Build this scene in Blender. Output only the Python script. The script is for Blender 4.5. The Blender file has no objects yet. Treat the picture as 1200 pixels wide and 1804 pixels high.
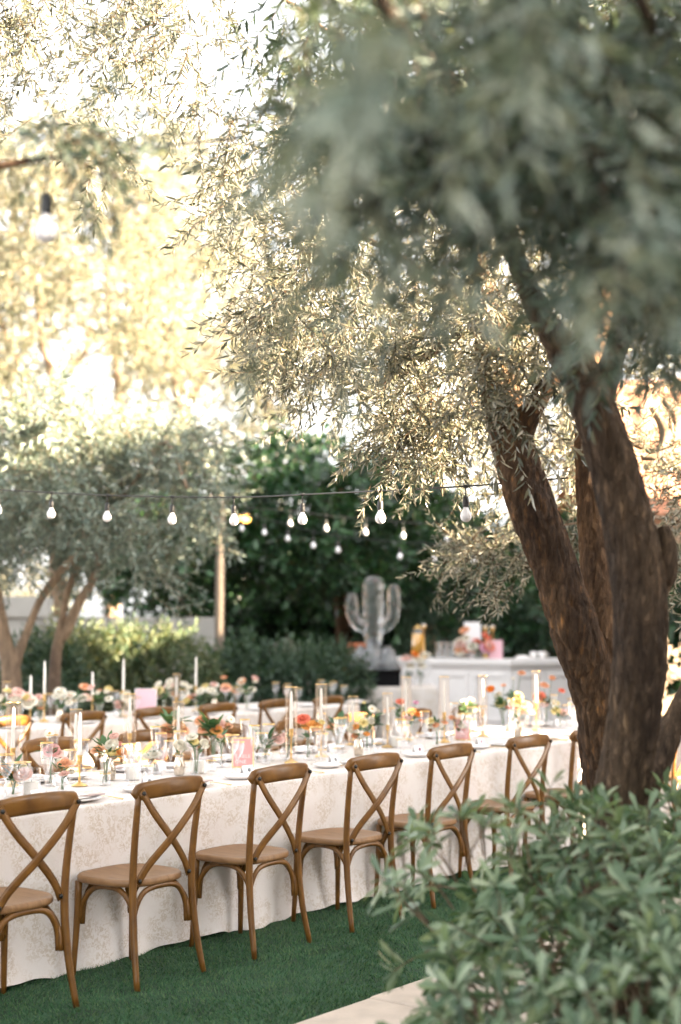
import bpy, math, random
import numpy as np
from mathutils import Vector, Matrix
R = math.radians
rng = np.random.default_rng(7)
random.seed(7)
scene = bpy.context.scene
col = scene.collection

# ------------------------------------------------------------------ camera
FPX, HCAM, PITCH = 2505.0, 1.62, math.atan(197 / 2505.0)
cam_data = bpy.data.cameras.new('camera')
cam_data.sensor_fit = 'VERTICAL'
cam_data.sensor_height = 36.0
cam_data.lens = 50.0
cam_data.clip_start = 0.05
cam_data.clip_end = 2000
cam_data.dof.use_dof = True
cam_data.dof.focus_distance = 6.8
cam_data.dof.aperture_fstop = 1.4
cam = bpy.data.objects.new('camera', cam_data)
cam.location = (0, 0, HCAM)
cam.rotation_euler = (math.pi / 2 + PITCH, 0, 0)
col.objects.link(cam)
scene.camera = cam

# ------------------------------------------------------------------ sky and sun
SUN_EL = R(21)
SUN_DIR = Vector((0.955, -0.297, 0)).normalized()          # horizontal direction towards the sun
world = bpy.data.worlds.new('World')
scene.world = world
world.use_nodes = True
wn, wl = world.node_tree.nodes, world.node_tree.links
bg = wn['Background']
sky = wn.new('ShaderNodeTexSky')
sky.sky_type = 'NISHITA'
sky.sun_disc = False
sky.sun_elevation = SUN_EL
sky.sun_rotation = math.atan2(SUN_DIR.x, SUN_DIR.y)
sky.air_density = 1.0
sky.dust_density = 2.0
sky.ozone_density = 1.0
hs = wn.new('ShaderNodeHueSaturation')
hs.inputs['Saturation'].default_value = 0.06
wl.new(sky.outputs[0], hs.inputs['Color'])
wl.new(hs.outputs[0], bg.inputs[0])
bg.inputs[1].default_value = 0.051
sd = bpy.data.lights.new('sun', 'SUN')
sd.energy = 5.0
sd.angle = R(0.53)
sd.color = (1.0, 0.80, 0.56)
sun = bpy.data.objects.new('sun', sd)
tos = Vector((SUN_DIR.x * math.cos(SUN_EL), SUN_DIR.y * math.cos(SUN_EL), math.sin(SUN_EL)))
sun.rotation_euler = tos.to_track_quat('Z', 'Y').to_euler()
sun.location = (20, -6, 20)
col.objects.link(sun)
vs = scene.view_settings
vs.view_transform = 'Standard'
vs.look = 'None'
vs.gamma = 1.0
vs.use_curve_mapping = False
vs.exposure = 4.2
scene.cycles.use_denoising = True
scene.cycles.transparent_max_bounces = 24
scene.cycles.max_bounces = 8
scene.cycles.diffuse_bounces = 4
scene.cycles.transmission_bounces = 8
scene.cycles.caustics_reflective = False
scene.cycles.caustics_refractive = False

# ------------------------------------------------------------------ helpers
def pray(px, py):
    x = (px - 600) / FPX; y = (902 - py) / FPX
    return np.array([x, math.cos(PITCH) - y * math.sin(PITCH), math.sin(PITCH) + y * math.cos(PITCH)])
def P(px, py, d):
    """point of the place seen at photo pixel (px, py), d metres in front of the camera"""
    r = pray(px, py); return np.array([0, 0, HCAM]) + r * (d / r[1])
def G(px, py, z):
    """point of the plane at height z seen at photo pixel (px, py)"""
    r = pray(px, py); return np.array([0, 0, HCAM]) + r * ((z - HCAM) / r[2])

def setp(o, label=None, cat=None, group=None, kind=None):
    if label: o['label'] = label
    if cat: o['category'] = cat
    if group: o['group'] = group
    if kind: o['kind'] = kind
    return o
def empty(name, loc=(0, 0, 0), rz=0):
    o = bpy.data.objects.new(name, None)
    o.empty_display_size = 0.1
    o.location = loc; o.rotation_euler = (0, 0, rz)
    col.objects.link(o)
    return o
def link(name, me, parent=None, loc=None, rz=None):
    o = bpy.data.objects.new(name, me)
    col.objects.link(o)
    if parent is not None: o.parent = parent
    if loc is not None: o.location = loc
    if rz is not None: o.rotation_euler = (0, 0, rz)
    return o
kids = {}
def copy_tree(o, parent=None):
    c = o.copy(); col.objects.link(c); c.parent = parent
    for k in ('label', 'group'):
        pass
    for ch in o.children: copy_tree(ch, c)
    return c
def place(proto, first, loc, rz, label, group=None, rx=None, sc=None):
    """proto itself the first time, a copy with copied parts after that"""
    if not first.get(proto.name):
        first[proto.name] = True; o = proto
    else:
        o = copy_tree(proto)
    o.location = loc; o.rotation_euler = (rx or 0, 0, rz)
    if sc: o.scale = (sc, sc, sc)
    o['label'] = label
    if group: o['group'] = group
    return o
USED = {}

class MB:
    def __init__(s): s.v = []; s.f = []
    def add(s, V, F):
        b = len(s.v); s.v += [tuple(map(float, p)) for p in V]; s.f += [tuple(i + b for i in f) for f in F]; return s
    def box(s, x0, x1, y0, y1, z0, z1):
        V = [(x0, y0, z0), (x1, y0, z0), (x1, y1, z0), (x0, y1, z0), (x0, y0, z1), (x1, y0, z1), (x1, y1, z1), (x0, y1, z1)]
        return s.add(V, [(0, 3, 2, 1), (4, 5, 6, 7), (0, 1, 5, 4), (1, 2, 6, 5), (2, 3, 7, 6), (3, 0, 4, 7)])
    def lathe(s, prof, n=20, cx=0, cy=0, cap0=True, cap1=False):
        V = []; F = []
        for r, z in prof:
            for k in range(n):
                a = 2 * math.pi * k / n
                V.append((cx + r * math.cos(a), cy + r * math.sin(a), z))
        for i in range(len(prof) - 1):
            for k in range(n):
                k2 = (k + 1) % n
                F.append((i * n + k, i * n + k2, (i + 1) * n + k2, (i + 1) * n + k))
        if cap0: F.append(tuple(range(n - 1, -1, -1)))
        if cap1: F.append(tuple(range((len(prof) - 1) * n, len(prof) * n)))
        return s.add(V, F)
    def tube(s, pts, rad, n=8, cap=True, flat=None, noise=None, up=None):
        """sweep along pts; rad scalar or list; flat=(a,b) makes a strip a wide (along 'up'), b thick"""
        pts = [Vector(p) for p in pts]; m = len(pts)
        rad = [rad] * m if np.isscalar(rad) else list(rad)
        V = []; F = []; prev = None
        for i, p in enumerate(pts):
            t = (pts[min(i + 1, m - 1)] - pts[max(i - 1, 0)]).normalized()
            if prev is None:
                a = Vector(up) if up is not None else (Vector((0, 0, 1)) if abs(t.z) < 0.9 else Vector((1, 0, 0)))
                nrm = (a - t * a.dot(t)).normalized()
            else:
                nrm = (prev - t * prev.dot(t)).normalized()
            prev = nrm; bi = t.cross(nrm)
            for k in range(n):
                an = 2 * math.pi * (k + (0.5 if flat else 0)) / n
                c, sn = math.cos(an), math.sin(an)
                if flat:
                    q = 1.0 / (abs(c) ** 4 + abs(sn) ** 4) ** 0.25
                    off = nrm * (c * q * flat[0] * rad[i]) + bi * (sn * q * flat[1] * rad[i])
                else:
                    r = rad[i]
                    if noise: r *= noise(i, an, p)
                    off = nrm * (c * r) + bi * (sn * r)
                V.append(tuple(p + off))
        for i in range(m - 1):
            for k in range(n):
                k2 = (k + 1) % n
                F.append((i * n + k, i * n + k2, (i + 1) * n + k2, (i + 1) * n + k))
        if cap:
            F.append(tuple(range(n - 1, -1, -1))); F.append(tuple(range((m - 1) * n, m * n)))
        return s.add(V, F)
    def mesh(s, name, mat, smooth=True):
        me = bpy.data.meshes.new(name)
        me.from_pydata(s.v, [], s.f)
        if mat: me.materials.append(mat)
        if smooth: me.shade_smooth()
        me.update()
        return me
    def build(s, name, mat, parent=None, smooth=True):
        return link(name, s.mesh(name, mat, smooth), parent)

def spline(pts, n):
    """Catmull-Rom through pts (rows may hold extra columns such as a radius)"""
    p = np.array(pts, float); m = len(p)
    q = np.vstack([2 * p[0] - p[1], p, 2 * p[-1] - p[-2]])
    out = []
    for k in range(n):
        t = k / (n - 1) * (m - 1); i = min(int(t), m - 2); u = t - i
        a, b, c, d = q[i], q[i + 1], q[i + 2], q[i + 3]
        out.append(0.5 * (2 * b + (c - a) * u + (2 * a - 5 * b + 4 * c - d) * u * u + (3 * b - a - 3 * c + d) * u ** 3))
    return np.array(out)

def np_mesh(name, V, Q, mat):
    """mesh from numpy vertices (n,3) and faces (m,k)"""
    me = bpy.data.meshes.new(name)
    V = np.ascontiguousarray(V, np.float32); Q = np.ascontiguousarray(Q, np.int32)
    k = Q.shape[1]
    me.vertices.add(len(V)); me.vertices.foreach_set('co', V.ravel())
    me.loops.add(Q.size); me.loops.foreach_set('vertex_index', Q.ravel())
    me.polygons.add(len(Q))
    me.polygons.foreach_set('loop_start', np.arange(0, Q.size, k, dtype=np.int32))
    me.update(calc_edges=True)
    me.materials.append(mat)
    return me

# ------------------------------------------------------------------ materials
def new_mat(name):
    m = bpy.data.materials.new(name); m.use_nodes = True
    nt = m.node_tree
    return m, nt, nt.nodes['Principled BSDF']
def ramp(nt, stops):
    r = nt.nodes.new('ShaderNodeValToRGB')
    while len(r.color_ramp.elements) < len(stops): r.color_ramp.elements.new(0.5)
    for e, (p, c) in zip(r.color_ramp.elements, stops):
        e.position = p; e.color = (*c, 1)
    return r
def mat_plain(name, c, rough=0.5, metal=0, var=0.12, scale=30, bump=0.0, bscale=200, stretch=(1, 1, 1), spec=0.5):
    m, nt, b = new_mat(name)
    tc = nt.nodes.new('ShaderNodeTexCoord'); mp = nt.nodes.new('ShaderNodeMapping')
    mp.inputs['Scale'].default_value = stretch
    nt.links.new(tc.outputs['Object'], mp.inputs[0])
    no = nt.nodes.new('ShaderNodeTexNoise'); no.inputs['Scale'].default_value = scale; no.inputs['Detail'].default_value = 5
    nt.links.new(mp.outputs[0], no.inputs['Vector'])
    lo = [x * (1 - var) for x in c]; hi = [min(1, x * (1 + var)) for x in c]
    r = ramp(nt, [(0.3, lo), (0.7, hi)])
    nt.links.new(no.outputs[0], r.inputs[0]); nt.links.new(r.outputs[0], b.inputs['Base Color'])
    b.inputs['Roughness'].default_value = rough; b.inputs['Metallic'].default_value = metal
    b.inputs['Specular IOR Level'].default_value = spec
    if bump:
        n2 = nt.nodes.new('ShaderNodeTexNoise'); n2.inputs['Scale'].default_value = bscale; n2.inputs['Detail'].default_value = 4
        nt.links.new(mp.outputs[0], n2.inputs['Vector'])
        bp = nt.nodes.new('ShaderNodeBump'); bp.inputs['Strength'].default_value = bump; bp.inputs['Distance'].default_value = 0.01
        nt.links.new(n2.outputs[0], bp.inputs['Height']); nt.links.new(bp.outputs[0], b.inputs['Normal'])
    return m
def mat_leaf(name, cols, trans=0.45, rough=0.45, spec=0.4, tcol=None):
    """cols: list of colours picked per leaf; thin leaf that lets some light through"""
    m, nt, b = new_mat(name)
    ge = nt.nodes.new('ShaderNodeNewGeometry')
    oi = nt.nodes.new('ShaderNodeObjectInfo')
    ad = nt.nodes.new('ShaderNodeMath'); ad.operation = 'ADD'
    fr = nt.nodes.new('ShaderNodeMath'); fr.operation = 'FRACT'
    nt.links.new(ge.outputs['Random Per Island'], ad.inputs[0]); nt.links.new(oi.outputs['Random'], ad.inputs[1])
    nt.links.new(ad.outputs[0], fr.inputs[0])
    n = len(cols)
    r = ramp(nt, [(i / (n - 1), c) for i, c in enumerate(cols)])
    nt.links.new(fr.outputs[0], r.inputs[0]); nt.links.new(r.outputs[0], b.inputs['Base Color'])
    b.inputs['Roughness'].default_value = rough; b.inputs['Specular IOR Level'].default_value = spec
    tr = nt.nodes.new('ShaderNodeBsdfTranslucent')
    mul = nt.nodes.new('ShaderNodeMix'); mul.data_type = 'RGBA'; mul.blend_type = 'MULTIPLY'
    mul.inputs['Factor'].default_value = 1.0
    nt.links.new(r.outputs[0], mul.inputs['A']); mul.inputs['B'].default_value = (*(tcol or (1.5, 1.35, 0.7)), 1)
    nt.links.new(mul.outputs['Result'], tr.inputs['Color'])
    mx = nt.nodes.new('ShaderNodeMixShader'); mx.inputs[0].default_value = trans
    nt.links.new(b.outputs[0], mx.inputs[1]); nt.links.new(tr.outputs[0], mx.inputs[2])
    nt.links.new(mx.outputs[0], nt.nodes['Material Output'].inputs['Surface'])
    return m
def mat_bark(name, c1, c2, c3, sc=1.0):
    m, nt, b = new_mat(name)
    tc = nt.nodes.new('ShaderNodeTexCoord'); mp = nt.nodes.new('ShaderNodeMapping')
    mp.inputs['Scale'].default_value = (1, 1, 0.28)
    nt.links.new(tc.outputs['Object'], mp.inputs[0])
    n1 = nt.nodes.new('ShaderNodeTexNoise'); n1.inputs['Scale'].default_value = 38 * sc; n1.inputs['Detail'].default_value = 8; n1.inputs['Roughness'].default_value = 0.7
    n2 = nt.nodes.new('ShaderNodeTexNoise'); n2.inputs['Scale'].default_value = 6 * sc; n2.inputs['Detail'].default_value = 4
    vo = nt.nodes.new('ShaderNodeTexVoronoi'); vo.inputs['Scale'].default_value = 34 * sc; vo.feature = 'DISTANCE_TO_EDGE'
    for n in (n1, n2): nt.links.new(mp.outputs[0], n.inputs['Vector'])
    wv = nt.nodes.new('ShaderNodeMix'); wv.data_type = 'VECTOR'; wv.inputs['Factor'].default_value = 0.06
    nt.links.new(mp.outputs[0], wv.inputs['A']); nt.links.new(n1.outputs['Color'], wv.inputs['B'])
    nt.links.new(wv.outputs['Result'], vo.inputs['Vector'])
    r1 = ramp(nt, [(0.3, c1), (0.55, c2), (0.75, c3)])
    nt.links.new(n1.outputs[0], r1.inputs[0])
    r2 = ramp(nt, [(0.35, (0.55, 0.5, 0.48)), (0.65, (1.25, 1.15, 1.0))])
    nt.links.new(n2.outputs[0], r2.inputs[0])
    mu = nt.nodes.new('ShaderNodeMix'); mu.data_type = 'RGBA'; mu.blend_type = 'MULTIPLY'; mu.inputs['Factor'].default_value = 1
    nt.links.new(r1.outputs[0], mu.inputs['A']); nt.links.new(r2.outputs[0], mu.inputs['B'])
    nt.links.new(mu.outputs['Result'], b.inputs['Base Color'])
    b.inputs['Roughness'].default_value = 0.85; b.inputs['Specular IOR Level'].default_value = 0.2
    rr = ramp(nt, [(0.0, (0, 0, 0)), (0.25, (1, 1, 1))])
    nt.links.new(vo.outputs['Distance'], rr.inputs[0])
    mm = nt.nodes.new('ShaderNodeMath'); mm.operation = 'ADD'
    nt.links.new(rr.outputs[0], mm.inputs[0]); nt.links.new(n1.outputs[0], mm.inputs[1])
    bp = nt.nodes.new('ShaderNodeBump'); bp.inputs['Strength'].default_value = 0.9; bp.inputs['Distance'].default_value = 0.015
    nt.links.new(mm.outputs[0], bp.inputs['Height']); nt.links.new(bp.outputs[0], b.inputs['Normal'])
    return m
def mat_glass(name, tint=(1, 1, 1), edge=0.35):
    m, nt, b = new_mat(name)
    nt.nodes.remove(b)
    tr = nt.nodes.new('ShaderNodeBsdfTransparent'); tr.inputs[0].default_value = (*[0.96 * t for t in tint], 1)
    gl = nt.nodes.new('ShaderNodeBsdfGlossy'); gl.inputs['Roughness'].default_value = 0.04
    gl.inputs[0].default_value = (0.95, 0.95, 0.97, 1)
    lw = nt.nodes.new('ShaderNodeLayerWeight'); lw.inputs['Blend'].default_value = edge
    r = ramp(nt, [(0.0, (0.10,) * 3), (0.45, (0.2,) * 3), (0.75, (0.5,) * 3), (1.0, (0.95,) * 3)])
    nt.links.new(lw.outputs['Facing'], r.inputs[0])
    mx = nt.nodes.new('ShaderNodeMixShader')
    nt.links.new(r.outputs[0], mx.inputs[0]); nt.links.new(tr.outputs[0], mx.inputs[1]); nt.links.new(gl.outputs[0], mx.inputs[2])
    nt.links.new(mx.outputs[0], nt.nodes['Material Output'].inputs['Surface'])
    return m
def mat_wood(name, c1, c2, scale=14, stretch=(1, 6, 6), rough=0.42):
    m, nt, b = new_mat(name)
    tc = nt.nodes.new('ShaderNodeTexCoord'); mp = nt.nodes.new('ShaderNodeMapping'); mp.inputs['Scale'].default_value = stretch
    oi = nt.nodes.new('ShaderNodeObjectInfo')
    nt.links.new(tc.outputs['Object'], mp.inputs[0])
    sh = nt.nodes.new('ShaderNodeVectorMath'); sh.operation = 'ADD'
    nt.links.new(mp.outputs[0], sh.inputs[0]); nt.links.new(oi.outputs['Random'], sh.inputs[1])
    n1 = nt.nodes.new('ShaderNodeTexNoise'); n1.inputs['Scale'].default_value = scale; n1.inputs['Detail'].default_value = 7; n1.inputs['Distortion'].default_value = 0.6
    nt.links.new(sh.outputs[0], n1.inputs['Vector'])
    r = ramp(nt, [(0.25, c1), (0.75, c2)])
    nt.links.new(n1.outputs[0], r.inputs[0]); nt.links.new(r.outputs[0], b.inputs['Base Color'])
    b.inputs['Roughness'].default_value = rough; b.inputs['Specular IOR Level'].default_value = 0.4
    bp = nt.nodes.new('ShaderNodeBump'); bp.inputs['Strength'].default_value = 0.15; bp.inputs['Distance'].default_value = 0.003
    nt.links.new(n1.outputs[0], bp.inputs['Height']); nt.links.new(bp.outputs[0], b.inputs['Normal'])
    return m
def mat_cloth():
    m, nt, b = new_mat('damask_cloth')
    tc = nt.nodes.new('ShaderNodeTexCoord')
    nz = nt.nodes.new('ShaderNodeTexNoise'); nz.inputs['Scale'].default_value = 7.0; nz.inputs['Detail'].default_value = 1
    nt.links.new(tc.outputs['Object'], nz.inputs['Vector'])
    big = ramp(nt, [(0.40, (0.08,) * 3), (0.54, (1, 1, 1))]); nt.links.new(nz.outputs[0], big.inputs[0])
    n2 = nt.nodes.new('ShaderNodeTexNoise'); n2.inputs['Scale'].default_value = 42; n2.inputs['Detail'].default_value = 3; n2.inputs['Distortion'].default_value = 1.6
    nt.links.new(tc.outputs['Object'], n2.inputs['Vector'])
    fine = ramp(nt, [(0.47, (0, 0, 0)), (0.55, (1, 1, 1))]); nt.links.new(n2.outputs[0], fine.inputs[0])
    mp = nt.nodes.new('ShaderNodeMapping'); mp.inputs['Scale'].default_value = (1, 1, 3.5); nt.links.new(tc.outputs['Object'], mp.inputs[0])
    n3 = nt.nodes.new('ShaderNodeTexNoise'); n3.inputs['Scale'].default_value = 90; n3.inputs['Detail'].default_value = 2
    nt.links.new(mp.outputs[0], n3.inputs['Vector'])
    thr = ramp(nt, [(0.4, (0.45,) * 3), (0.62, (1, 1, 1))]); nt.links.new(n3.outputs[0], thr.inputs[0])
    a = nt.nodes.new('ShaderNodeMath'); a.operation = 'MULTIPLY'
    nt.links.new(big.outputs[0], a.inputs[0]); nt.links.new(fine.outputs[0], a.inputs[1])
    a2 = nt.nodes.new('ShaderNodeMath'); a2.operation = 'MULTIPLY'
    nt.links.new(a.outputs[0], a2.inputs[0]); nt.links.new(thr.outputs[0], a2.inputs[1])
    a3 = nt.nodes.new('ShaderNodeMath'); a3.operation = 'MULTIPLY'; a3.inputs[1].default_value = 0.58
    nt.links.new(a2.outputs[0], a3.inputs[0])
    mx = nt.nodes.new('ShaderNodeMix'); mx.data_type = 'RGBA'
    mx.inputs['A'].default_value = (0.70, 0.65, 0.625, 1); mx.inputs['B'].default_value = (0.42, 0.31, 0.19, 1)
    nt.links.new(a3.outputs[0], mx.inputs['Factor'])
    nt.links.new(mx.outputs['Result'], b.inputs['Base Color'])
    b.inputs['Roughness'].default_value = 0.8; b.inputs['Specular IOR Level'].default_value = 0.06
    try: b.inputs['Sheen Weight'].default_value = 0.06
    except Exception: pass
    bp = nt.nodes.new('ShaderNodeBump'); bp.inputs['Strength'].default_value = 0.25; bp.inputs['Distance'].default_value = 0.004
    nt.links.new(n2.outputs[0], bp.inputs['Height']); nt.links.new(bp.outputs[0], b.inputs['Normal'])
    return m

M = {}
M['chair'] = mat_wood('chair_wood', (0.085, 0.034, 0.0065), (0.20, 0.089, 0.017), 10, (1.2, 4, 1.2), 0.34)
M['seat'] = mat_wood('seat_wood', (0.17, 0.085, 0.034), (0.29, 0.16, 0.072), 9, (5, 1, 1))
M['bolt'] = mat_plain('black_bolt', (0.012, 0.011, 0.01), 0.35)
M['cloth'] = mat_cloth()
M['soil'] = mat_plain('soil', (0.07, 0.05, 0.035), 0.95, var=0.4, scale=4, bump=0.6, bscale=30)
M['turf'] = mat_plain('turf_backing', (0.02, 0.062, 0.028), 0.9, var=0.45, scale=6, bump=0.8, bscale=160)
M['blade'] = mat_leaf('turf_blade', [(0.012, 0.05, 0.02), (0.03, 0.105, 0.042), (0.075, 0.175, 0.08), (0.13, 0.19, 0.08)], 0.2, 0.55, 0.3, (1.2, 1.2, 0.8))
M['stone'] = mat_plain('limestone', (0.52, 0.44, 0.37), 0.8, var=0.14, scale=7, bump=0.25, bscale=60)
M['bark'] = mat_bark('olive_bark', (0.038, 0.025, 0.016), (0.12, 0.076, 0.048), (0.34, 0.17, 0.058))
M['bark_grey'] = mat_bark('grey_bark', (0.034, 0.025, 0.018), (0.115, 0.083, 0.060), (0.26, 0.185, 0.12))
M['bark_sunlit'] = mat_bark('sunlit_bark', (0.07, 0.042, 0.026), (0.19, 0.118, 0.07), (0.34, 0.20, 0.10))  # lighter, oranger bark copy; warm sun on the stem is put into the colour
M['bark_far'] = mat_bark('pale_bark', (0.13, 0.10, 0.078), (0.29, 0.22, 0.165), (0.44, 0.33, 0.24), 0.5)
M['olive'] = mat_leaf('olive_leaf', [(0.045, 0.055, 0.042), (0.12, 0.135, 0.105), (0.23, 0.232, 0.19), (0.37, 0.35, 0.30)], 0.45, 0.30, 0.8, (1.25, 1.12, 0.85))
M['olive_shaded'] = mat_leaf('olive_leaf_shaded', [(0.024, 0.042, 0.032), (0.048, 0.078, 0.062), (0.105, 0.14, 0.115), (0.20, 0.225, 0.18)], 0.3, 0.35, 0.5, (1.4, 1.3, 0.7))  # darker leaf copy; shade of the overhead crown is put into the colour
M['olive_lit'] = mat_leaf('olive_leaf_silver_lit', [(0.065, 0.10, 0.08), (0.15, 0.195, 0.16), (0.32, 0.35, 0.285)], 0.3, 0.35, 0.5, (1.3, 1.2, 0.75))  # paler leaf copy; silver undersides plus highlights put into the colour
M['greyleaf'] = mat_leaf('grey_green_leaf', [(0.06, 0.088, 0.072), (0.15, 0.19, 0.16), (0.30, 0.335, 0.29)], 0.3, 0.5, 0.4, (1.3, 1.2, 0.8))
M['yellowleaf'] = mat_leaf('feathery_leaf', [(0.09, 0.11, 0.07), (0.19, 0.195, 0.14), (0.32, 0.305, 0.235)], 0.5, 0.5, 0.3, (1.15, 1.08, 0.9))
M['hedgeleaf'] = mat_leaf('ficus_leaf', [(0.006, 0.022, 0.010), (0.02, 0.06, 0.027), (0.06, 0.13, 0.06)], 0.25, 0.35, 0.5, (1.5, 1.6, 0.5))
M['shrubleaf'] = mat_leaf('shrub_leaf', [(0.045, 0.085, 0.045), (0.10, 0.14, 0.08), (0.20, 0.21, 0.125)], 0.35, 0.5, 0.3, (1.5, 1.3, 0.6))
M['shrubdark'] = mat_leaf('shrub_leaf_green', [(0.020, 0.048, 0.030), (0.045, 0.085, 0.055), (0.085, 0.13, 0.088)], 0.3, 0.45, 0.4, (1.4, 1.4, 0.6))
M['bushleaf'] = mat_leaf('pittosporum_leaf', [(0.04, 0.08, 0.042), (0.085, 0.14, 0.08), (0.11, 0.17, 0.10), (0.16, 0.225, 0.14), (0.20, 0.26, 0.165), (0.24, 0.305, 0.20), (0.31, 0.36, 0.25), (0.12, 0.18, 0.105), (0.05, 0.09, 0.05)], 0.22, 0.4, 0.5, (1.4, 1.5, 0.6))
M['midrib'] = mat_plain('leaf_midrib', (0.30, 0.33, 0.20), 0.5)
M['gold'] = mat_plain('brushed_gold', (0.72, 0.48, 0.19), 0.28, 1.0, 0.06)
M['wax'] = mat_plain('ivory_wax', (0.82, 0.78, 0.72), 0.45, var=0.02)
M['china'] = mat_plain('white_china', (0.80, 0.78, 0.77), 0.22, var=0.015)
M['linen'] = mat_plain('white_linen', (0.80, 0.77, 0.76), 0.85, var=0.03, bump=0.2, bscale=300)
M['mauve'] = mat_plain('mauve_card', (0.42, 0.32, 0.30), 0.7, var=0.05)
M['paper'] = mat_plain('white_paper', (0.80, 0.79, 0.80), 0.7, var=0.02)
M['seal'] = mat_plain('grey_seal', (0.19, 0.20, 0.21), 0.45)
M['sealred'] = mat_plain('plum_seal', (0.25, 0.08, 0.12), 0.45)
M['glass'] = mat_glass('clear_glass')
M['glassrose'] = mat_glass('chimney_glass', (0.99, 0.985, 0.98), 0.25)
M['pink'] = mat_plain('pink_acrylic', (0.70, 0.30, 0.29), 0.35, var=0.03)
M['pinkpale'] = mat_plain('pale_pink_board', (0.72, 0.44, 0.50), 0.5, var=0.03)
M['white'] = mat_plain('white_paint', (0.84, 0.82, 0.82), 0.45, var=0.03, scale=5)
M['black'] = mat_plain('black_tray', (0.006, 0.006, 0.007), 0.85, spec=0.1)
M['stem'] = mat_plain('green_stem', (0.09, 0.16, 0.05), 0.5)
M['petleaf'] = mat_leaf('posy_leaf', [(0.03, 0.085, 0.035), (0.06, 0.13, 0.06), (0.10, 0.18, 0.08)], 0.25, 0.4, 0.4)
def mat_petal(name, c, c2=None):
    return mat_leaf(name, [tuple(0.85 * x for x in c), c, c2 or tuple(min(1, 1.1 * x) for x in c)], 0.3, 0.55, 0.2, (1.05, 1.0, 0.95))
PET = {'peach': mat_petal('peach_petal', (0.80, 0.44, 0.26), (0.85, 0.55, 0.36)), 'white': mat_petal('white_petal', (0.80, 0.77, 0.68)),
       'pink': mat_petal('pink_petal', (0.78, 0.40, 0.38), (0.82, 0.5, 0.48)), 'orange': mat_petal('orange_petal', (0.80, 0.28, 0.05), (0.82, 0.36, 0.08)),
       'apricot': mat_petal('apricot_petal', (0.80, 0.40, 0.12), (0.84, 0.52, 0.2)), 'coral': mat_petal('coral_petal', (0.78, 0.25, 0.16)),
       'blush': mat_petal('blush_petal', (0.80, 0.58, 0.52)), 'lilac': mat_petal('lilac_pink_petal', (0.75, 0.45, 0.58)),
       'butter': mat_petal('butter_petal', (0.80, 0.70, 0.36))}
M['pollen'] = mat_plain('yellow_pollen', (0.62, 0.36, 0.05), 0.8, bump=0.5)
M['rubber'] = mat_plain('black_rubber', (0.012, 0.012, 0.013), 0.5)
M['bulb'] = mat_plain('frosted_bulb', (0.80, 0.79, 0.82), 0.25, var=0.01)
M['plaster'] = mat_plain('grey_plaster', (0.30, 0.29, 0.27), 0.85, var=0.1, scale=2, bump=0.2, bscale=40)
M['tan'] = mat_plain('tan_stucco', (0.52, 0.40, 0.30), 0.9, var=0.1, scale=2, bump=0.3, bscale=60)
M['terracotta'] = mat_plain('terracotta_tile', (0.52, 0.25, 0.15), 0.8, var=0.25, scale=3, bump=0.3, bscale=30)
M['post'] = mat_wood('post_wood', (0.11, 0.085, 0.065), (0.21, 0.17, 0.135), 8, (6, 6, 1), 0.8)
M['rock'] = mat_plain('grey_rock', (0.22, 0.20, 0.18), 0.9, var=0.3, scale=6, bump=0.6, bscale=15)
M['juice'] = mat_plain('orange_juice', (0.85, 0.42, 0.03), 0.3)
M['clay'] = mat_plain('clay_pot', (0.45, 0.15, 0.07), 0.8)
M['blue'] = mat_plain('blue_plastic', (0.03, 0.25, 0.55), 0.4)
M['teal'] = mat_plain('teal_paint', (0.20, 0.42, 0.40), 0.6)

# ------------------------------------------------------------------ frame of the long tables: u along, v across, z up
A0 = np.array([-0.908, 6.38, 0.0])
UU = np.array([0.619, 0.7853, 0.0]); UU /= np.linalg.norm(UU)
VV = np.array([-UU[1], UU[0], 0.0])
ROW = math.atan2(UU[1], UU[0])
def T(u, v, z=0.0):
    return tuple(A0 + UU * u + VV * v + np.array([0, 0, z]))
def TUV(p):
    q = np.asarray(p) - A0
    return float(q @ UU), float(q @ VV)
# second table's frame is parallel, 4.1 m further along v

# ------------------------------------------------------------------ leaves, sprigs and crowns
def leaf_tpl(kind):
    if kind == 'quad':
        return np.array([[0, 0, 0], [0.16, 0.5, 0.02], [0, 1, 0], [-0.16, 0.5, 0.02]], float), np.array([[0, 1, 2, 3]])
    w1, w2, t1, t2 = {'olive': (0.10, 0.085, 0.28, 0.68), 'broad': (0.24, 0.20, 0.3, 0.7), 'obovate': (0.075, 0.125, 0.35, 0.76), 'lance': (0.13, 0.12, 0.3, 0.65)}[kind]
    V = np.array([[0, 0, 0], [-w1, t1, 0.035], [-w2, t2, 0.02], [0, 1, -0.06], [w2, t2, 0.02], [w1, t1, 0.035]], float)
    return V, np.array([[0, 3, 2, 1], [0, 5, 4, 3]])
def norm(a):
    return a / np.maximum(np.linalg.norm(a, axis=-1, keepdims=True), 1e-9)
def basis(Y, hint):
    X = norm(np.cross(Y, hint)); Z = np.cross(X, Y)
    return np.stack([X, Y, Z], axis=-1)
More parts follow.
